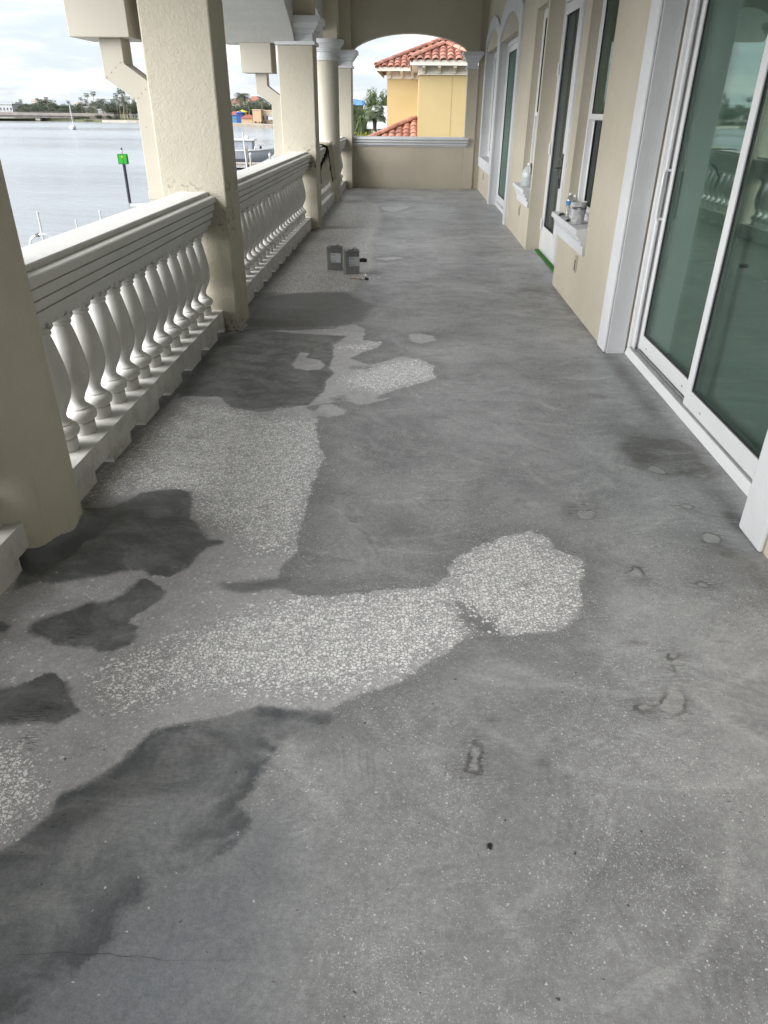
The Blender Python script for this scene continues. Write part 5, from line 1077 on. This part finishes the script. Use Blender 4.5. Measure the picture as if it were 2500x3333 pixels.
# ---- right bank buildings beyond the boat
SD = 385
def gb(label, x0, x1, yt, yb, d, mat, **k):
    zb = ZW + 1.3; return building(label, x0, x1, yt, d, mat, crop=GZ, zb=zb, **k)
gb('tall plain peach building on the seawall beyond the boat', 665, 890, 562, 935, 372, 'peach', depth=10)
gb('pale peach wing with a white awning beside the tall peach building', 890, 1330, 585, 940, 376, 'peach_pale', depth=12, rows=1, cols=4)
gb('low peach building with a red tile roof edge on the seawall', 370, 668, 775, 925, 380, 'peach', depth=8, roof=('red_tile', 1.5))
gb('blue kiosk with a red roof by the water', 60, 315, 690, 900, 388, 'kiosk_light_blue', depth=7, rows=1, cols=3, roof=('red_tile', 1.6))
for (x, yt, d, w, mt_, lab) in ((338, 575, 384, 1.6, 'kiosk_blue', 'blue tower with a pointed cap beside the kiosk'), (400, 542, 386, 1.7, 'kiosk_yellow', 'yellow cupola with a pointed cap behind the blue tower')):
    q = ony(*GZ(x, yt), d); hh = q.z - (ZW + 1.3); g = thing('corner_tower', lab, 'tower', (q.x, d, ZW + 1.3)); part('shaft', MB().box(-w, w, -w, w, 0, hh * .80), mt_, g); part('cap', MB().lathe([(w * 1.5, hh * .80), (w * 1.4, hh * .85), (w * .4, hh * .94), (.3, hh * .95), (.4, hh * .98), (0, hh)], 10), mt_, g)
building('cream house with flat roof on the slope above the kiosk', 430, 610, 245, 450, 'cream', crop=GZ, depth=10, rows=2, cols=3, roof='flat')
building('red roofed house among trees above the kiosk', 120, 330, 375, 440, 'cream', crop=GZ, depth=9, rows=1, cols=3, roof=('terracotta_far', 2.6))
building('wide red tile roof house among trees above the peach building', 560, 860, 365, 445, 'cream', crop=GZ, depth=10, rows=1, cols=3, roof=('terracotta_far', 3.2))
q = ony(*GZ(1085, 725), 370); aw = thing('awning', 'white awning on the pale peach wing', 'awning', (q.x, 370, q.z)); part('canopy', MB().prism([(0, 0), (6.0, -1.6), (6.0, -1.4), (0, .2)], 'x', 0, 8), 'far_white', aw).rotation_euler = (0, 0, 0); part('valance', MB().box(0, 8, -.1, .1, -1.4, -.2), 'far_white', aw)
for k, (x, y, d, w, kind) in enumerate([(150, 400, 420, 1.2, 'broad'), (250, 240, 470, 1.0, 'broad'), (260, 440, 415, 1.2, 'broad'), (340, 420, 420, 1.2, 'broad'), (430, 410, 425, 1.1, 'broad'), (640, 385, 430, 1.2, 'broad'), (740, 340, 425, 1.1, 'broad'), (860, 300, 420, 1.1, 'broad'), (1000, 310, 425, 1.2, 'broad'), (1090, 370, 420, 1.1, 'broad'), (1180, 400, 415, 1.1, 'broad'), (930, 370, 410, 1.2, 'broad'), (120, 330, 460, 1.1, 'broad'), (1250, 380, 420, 1.2, 'broad')]):
    b, h = up(*GZ(x, y), d, ZL); tree(kind, k % 3, b, h, 'leafy green tree behind the peach building and kiosk', 'trees behind the peach building', wide=w)
for k, (x, y, d) in enumerate([(340, 175, 440), (400, 165, 436), (560, 390, 405), (930, 260, 405), (450, 200, 440), (700, 380, 410)]):
    b, h = up(*GZ(x, y), d, ZL); tree('datepalm', 0, b, h * .9, 'feathery palm rising behind the peach building and kiosk', 'palms behind the peach building', 'palm_tree')
for k in range(9):
    q = ony(*GZ(745 + k * 52, 940), 366); cc = thing('outdoor_chair', 'dark outdoor chair on the waterside promenade', 'chair', (q.x, 366 - k * 1.2, ZW + 1.3), k, 'chairs on the promenade'); part('seat', MB().box(-.3, .3, -.3, .3, .35, .45), 'pile_dark', cc); part('back', MB().box(-.3, .3, .22, .3, .45, 1.0), 'pile_dark', cc)
# young palm just behind the far downspout
b, h = up(*GZ(1255, 1480), 60, ZG); tree('coco', 0, Vector((b.x + .9, 60, ZG)), h * .92, 'dark green coconut palm below the railing beside the lifted boat', None, 'palm_tree', .5)

# ------------------------------------------------------------------ neighbour house through the end arch
def house_wall_mat():
    m, t, out = newmat('yellow_stucco'); p = t.pos(); n = t.noise(p, .8, 4); c = t.mix(t.lin(n, .3, .7), (.395, .305, .155), (.43, .335, .18)); principled(t, out, c, .85, t.bump(t.noise(p, 30, 4), .25, .01), .2)
house_wall_mat()
simple('yellow_seam', (.30, .23, .12), .8)
simple('fascia', (.60, .555, .51), .6, .3, vary=.05); simple('bracket', (.56, .515, .47), .6, .3, vary=.05)
m, t, out = newmat('roof_tile'); co = t.coord(); oi = t.node('ShaderNodeObjectInfo').outputs['Random']; wp = t.pos()
c = t.mix(oi, (.25, .105, .075), (.40, .20, .15)); c = t.mix(t.mul(t.ss(t.noise(wp, 1.6, 5, .65), .48, .72), .75), c, (.10, .062, .05)); c = t.mix(t.mul(t.ss(t.noise(wp, 3.3, 3), .52, .7), .45), c, (.44, .26, .21)); principled(t, out, c, .75, t.bump(t.noise(co, 30, 4), .2, .01), .25)
simple('roof_under', (.20, .075, .05), .9, .1)
PITCH = .40
nb = thing('neighbour_house', 'yellow stucco house with red barrel tile roofs beyond the end arch', 'house', (.9, 27.6, ZG)); no = Vector((.9, 27.6, ZG))
def npart(name, mb, mat, **k): o = part(name, mb, mat, nb, **k); o.location = -no; return o
ZE = 2.80
npart('bay_wall', MB().box(.125, 2.9, 26.0, 30.9, ZG, 2.46), 'yellow_stucco'); npart('main_wall', MB().box(-1.03, .124, 30.9, 38, ZG, 2.50), 'yellow_stucco'); npart('main_wall', MB().box(.124, 8, 30.91, 38, ZG, 2.50), 'yellow_stucco')
npart('wall_seam', MB().box(1.165, 1.178, 25.994, 26.0, ZG, 2.44), 'yellow_seam')
fr_ = MB(); fr_.box(.07, 2.95, 25.94, 30.8, 2.462, 2.475); npart('frieze_band', fr_, 'fascia')
npart('frieze', MB().box(.10, 2.92, 25.97, 30.85, 2.476, 2.72), 'fascia'); npart('frieze', MB().box(-1.06, .098, 30.865, 31.5, 2.50, 2.74), 'fascia')
npart('eave_soffit', MB().box(-.12, 3.2, 25.60, 31, 2.705, 2.735), 'fascia'); npart('fascia_board', MB().box(-.14, 3.2, 25.575, 25.600, 2.70, 2.845), 'fascia'); npart('fascia_board', MB().box(-.165, -.14, 25.575, 30.4, 2.70, 2.845), 'fascia')
npart('eave_soffit', MB().box(-1.36, -.17, 30.42, 31.2, 2.745, 2.77), 'fascia'); npart('fascia_board', MB().box(-1.40, -.168, 30.395, 30.42, 2.735, 2.865), 'fascia'); npart('fascia_board', MB().box(-1.425, -1.40, 30.395, 38, 2.735, 2.865), 'fascia')
for x in (.27, .75, 1.23, 1.68, 2.15): 
    npart('bracket', MB().prism([(25.62, 2.704), (25.968, 2.704), (25.968, 2.50), (25.92, 2.50), (25.90, 2.56), (25.70, 2.62), (25.62, 2.65)], 'x', x - .045, x + .045), 'bracket')
for x in (-.95, -.50, -.10): npart('bracket', MB().prism([(30.44, 2.744), (30.86, 2.744), (30.86, 2.52), (30.80, 2.52), (30.78, 2.60), (30.5, 2.68), (30.44, 2.70)], 'x', x - .05, x + .05), 'bracket')
# roof tiles: one barrel tile mesh shared by every tile
TW, TL = .238, .34
tb = MB(); V = []; K = 7
for y, r_ in ((0, 1.0), (TL, .82)):
    for k in range(K):
        a = math.pi * k / (K - 1); V.append((-math.cos(a) * TW * .50 * r_, y, math.sin(a) * TW * .36 * r_))
    for k in range(K):
        a = math.pi * k / (K - 1); V.append((-math.cos(a) * TW * .42 * r_, y, math.sin(a) * TW * .28 * r_))
n = 2 * K
tb.add(V, [(k, k + 1, n + k + 1, n + k) for k in range(K - 1)] + [(K + k, n + K + k, n + K + k + 1, K + k + 1) for k in range(K - 1)] + [(k, K + k, K + k + 1, k + 1) for k in range(K - 1)])
tile_me = tb.mesh('roof_tile', True); tile_me.materials.append(MATS['roof_tile'])
def roof_plane(roof, origin, ux, uy, inside, nx, ny, i0=0):
    """tiles laid from the eave (origin) along ux (eave direction) and up the slope uy"""
    ux = Vector(ux).normalized(); uy = Vector(uy).normalized(); uz = ux.cross(uy)
    M = Matrix((ux, uy, uz)).transposed().to_4x4()
    for j in range(ny):
        for i in range(nx):
            q = Vector(origin) + ux * ((i + .5 + i0) * TW) + uy * (j * TL * .82)
            if inside(q + uy * TL * .4):
                o = link('tile', tile_me, None, roof); o.matrix_local = Matrix.Translation(q - no + Vector((0, 0, -.012 + random.uniform(-.004, .004)))) @ M @ Matrix.Rotation(-.06, 4, 'X') @ Matrix.Rotation(random.uniform(-.025, .025), 4, 'Z')
def hip_cap(roof, a, b):
    a, b = Vector(a), Vector(b); L = (b - a).length; k = int(L / .30)
    uy = (b - a).normalized(); ux = uy.cross(Vector((0, 0, 1))).normalized(); uz = ux.cross(uy); M = Matrix((ux, uy, uz)).transposed().to_4x4()
    f_ = part('ridge_mortar', MB().tube([tuple(a - no + Vector((0, 0, -.02))), tuple(b - no + Vector((0, 0, -.02)))], .085, 6), 'roof_under', roof)
    for i in range(k):
        o = link('ridge_tile', tile_me, None, roof); o.matrix_local = Matrix.Translation(a + uy * (i * .30) - no + Vector((0, 0, .03))) @ M
bx0, bx1, by0 = -.165, 2.03, 25.575
hwid = (bx1 - bx0) / 2; pk = Vector(((bx0 + bx1) / 2, by0 + hwid, 2.845 + PITCH * hwid))
r1_ = npart('roof', MB().add([(bx0, by0, 2.846), (bx1, by0, 2.846), (bx1, by0 + 5, 2.846), (bx0, by0 + 5, 2.846), tuple(pk), (pk.x, by0 + 5, pk.z)], [(0, 1, 4), (1, 2, 5, 4), (0, 4, 5, 3), (0, 3, 2, 1)]), 'roof_under'); r1_.location = -no
rt1 = r1_
def kid_roof(r): 
    return r
inf = lambda q: abs(q.x - pk.x) < hwid - (q.y - by0) + .10 and q.y < by0 + hwid + .15
for r_ in (r1_,): pass
no_keep = no; 
roofA = thing_parent = r1_
no = Vector((0, 0, 0))
roof_plane(r1_, (bx0 - .05, by0 - .06, 2.835), (1, 0, 0), (0, 1, PITCH), inf, 11, 7)
roof_plane(r1_, (bx0 - .06, by0 + 4.2, 2.835), (0, -1, 0), (1, 0, PITCH), lambda q: (q.x - bx0) < (q.y - by0) + .05 and q.x < pk.x, 16, 5)
hip_cap(r1_, (bx0, by0, 2.87), pk + Vector((0, 0, .04))); hip_cap(r1_, (bx1, by0, 2.87), pk + Vector((0, 0, .04))); hip_cap(r1_, pk + Vector((0, 0, .04)), (pk.x, by0 + 4, pk.z + .04))
mx0, my0 = -1.425, 30.395
no = no_keep
r2_ = npart('roof', MB().add([(mx0, my0, 2.866), (8, my0, 2.866), (8, my0 + 8, 2.866), (mx0, my0 + 8, 2.866), (mx0 + 4, my0 + 4, 2.866 + 4 * PITCH), (8, my0 + 4, 2.866 + 4 * PITCH)], [(0, 1, 5, 4), (1, 2, 5), (2, 3, 4, 5), (3, 0, 4), (0, 3, 2, 1)]), 'roof_under')
no = Vector((0, 0, 0))
roof_plane(r2_, (mx0 - .05, my0 - .06, 2.855), (1, 0, 0), (0, 1, PITCH), lambda q: (q.x - mx0) > (q.y - my0) - .10 and q.x < 1.9 and not (q.y < 30.8 and q.x > .05), 14, 10)
hip_cap(r2_, (mx0, my0, 2.89), (mx0 + 4, my0 + 4, 2.89 + 4 * PITCH))
no = no_keep
# low roof in front of the set-back wall
A_ = Vector((.06, 27.5, 1.25)); 
r3_ = npart('lower_roof', MB().add([(.124, 27.5, 1.25), (.124, 24.9, .21), (-2.54, 24.9, .21), (.124, 28.4, 1.0), (-2.54, 28.4, -.1)], [(0, 1, 2), (0, 2, 4, 3)]), 'roof_under')
no = Vector((0, 0, 0))
roof_plane(r3_, (-2.50, 24.86, .19), (1, 0, 0), (0, 1, PITCH), lambda q: (q.x + 2.54) > (q.y - 24.9) * 1.0 - .02 and q.x < .10, 11, 10)
hip_cap(r3_, (-2.54, 24.9, .23), (.10, 27.5, 1.28))
no = no_keep
npart('lower_wall', MB().box(-1.9, .12, 25.6, 30.8, ZG, -.2), 'yellow_stucco')

# ------------------------------------------------------------------ garden beside the neighbour house
def IZ(x, y): return (1140 + x / 11.64, 260 + y / 11.64)
simple('metal_roof', (.46, .475, .49), .45, .4, vary=.03); simple('blue_roof', (.09, .20, .42), .7, .2, vary=.1, vscale=.3)
sd_ = 150; a = ony(*IZ(605, 1790), sd_); b = ony(*IZ(1520, 1790), sd_); tp = ony(*IZ(700, 1060), sd_ + 12)
sh = thing('white_cottage', 'white cottage with a white ribbed metal roof behind the palm', 'house', (a.x, sd_, ZG)); W = b.x - a.x + 1.0
part('wall', MB().box(1.2, W, 1.2, 14, 0, a.z - ZG), 'far_white', sh)
part('roof', MB().add([(0, 0, a.z - ZG), (W + 1.4, 0, a.z - ZG), (W + 1.4, 13, tp.z - ZG + .35), (.6, 13, tp.z - ZG + .35), (0, 0, a.z - ZG - .3), (W + 1.4, 0, a.z - ZG - .3), (W + 1.4, 13, tp.z - ZG), (.6, 13, tp.z - ZG)], [(0, 1, 2, 3), (4, 7, 6, 5), (0, 4, 5, 1), (1, 5, 6, 2), (2, 6, 7, 3), (3, 7, 4, 0)]), 'metal_roof', sh)
for k in range(8): part('rib', MB().tube([(.3 + k * .95, .02, a.z - ZG + .03), (.7 + k * .95, 12.9, tp.z - ZG + .38)], .05, 5), 'metal_roof', sh)
for x in (1.3, 2.0, 5.2): part('post', MB().box(x, x + .22, .2, .45, 0, a.z - ZG - .302), 'boat_white', sh)
part('window', MB().box(1.5, 1.95, 1.12, 1.22, .9, a.z - ZG - .6), 'far_glass', sh)
PD = 100
q = ony(*IZ(930, 1340), PD); s_ = thing('palm_tree', 'fan palm with dark boots on its trunk beside the yellow house', 'tree', (q.x, PD, ZG)); zb_ = q.z - ZG
o = link('crown', palm_crown('fan_crown', 44, 1.55, .50, 13, 4, 'palm_leaf', True, 0.0), None, s_, (0, 0, zb_ + .35)); part('trunk', MB().tube([(0, 0, 0), (.05, 0, zb_ * .5), (0, 0, zb_)], [.17, .15, .15], 10), 'palm_trunk', s_, smooth=True)
simple('palm_boot', (.055, .04, .03), .9, .1, vary=.4, vscale=8); part('boots', MB().lathe([(.17, zb_ - 1.7), (.22, zb_ - 1.3), (.28, zb_ - .6), (.25, zb_ - .2), (.16, zb_ + .3)], 12), 'palm_boot', s_)
b, h = up(*IZ(880, 360), 165, ZG); tree('near', 0, b, h, 'tall airy green tree behind the fan palm', None, 'tree', .50)
b, h = up(*IZ(1330, 430), 175, ZG); tree('near', 0, b, h, 'grey green tree crown touching the edge of the yellow house', None, 'tree', .42)
for x, y, d, w, lab in ((360, 1000, 140, .42, 'dark leafy tree between the end pilaster and the fan palm'), (130, 800, 150, .40, 'dark leafy tree close against the end pilaster'), (600, 1130, 155, .42, 'dense green tree behind the white cottage'), (300, 1250, 125, .45, 'dense dark shrub below the trees at the end pilaster'), (470, 1500, 115, .34, 'low dark shrub above the yellow bush'), (250, 1000, 160, .45, 'dark tree in front of the distant blue roof')):
    b, h = up(*IZ(x, y), d, ZG); tree('dark', 0, b, h, lab, None, 'tree', w)
b, h = up(*IZ(1250, 1800), 148, ZG); tree('dark', 0, b, h, 'dark shrub in the shade below the cottage eave', None, 'shrub', .7)
b, h = up(*IZ(490, 1790), 84, ZG); tree('yellow', 0, b, h, 'yellow green leafy bush below the end arch sill', None, 'shrub', .62)
b, h = up(*IZ(210, 1850), 80, ZG); tree('dark', 0, b, h, 'dark green shrub below the yellow bush', None, 'shrub', .36)
b, h = up(*IZ(420, 1560), 95, ZG); tree('coco', 0, b, h * .93, 'young palm with arching pale fronds behind the yellow bush', None, 'palm_tree', .30)
b, h = up(*IZ(20, 110), 90, ZG); tree('coco', 0, b - Vector((1.5, 0, 0)), h * .98, 'palm with drooping fronds mostly hidden by the end pilaster', None, 'palm_tree', .26)
q = ony(*IZ(60, 700), 300); q2 = ony(*IZ(470, 960), 300); bh = thing('blue_roof_house', 'distant house with a sloping blue roof beyond the trees', 'house', (q.x, 300, ZG)); part('wall', MB().box(-9, 3.6, 1, 9, 0, q2.z - ZG), 'soil', bh)
part('roof', MB().add([(-10, 0, q2.z - ZG), (4.9, 0, q2.z - ZG), (4.2, 5, q2.z - ZG + 1.4), (-.2, 5, q.z - ZG), (-10, 5, q.z - ZG + .5), (-10, 10, q2.z - ZG), (4.9, 10, q2.z - ZG)], [(0, 1, 2, 3, 4), (4, 3, 2, 6, 5), (1, 6, 2)]), 'blue_roof', bh)
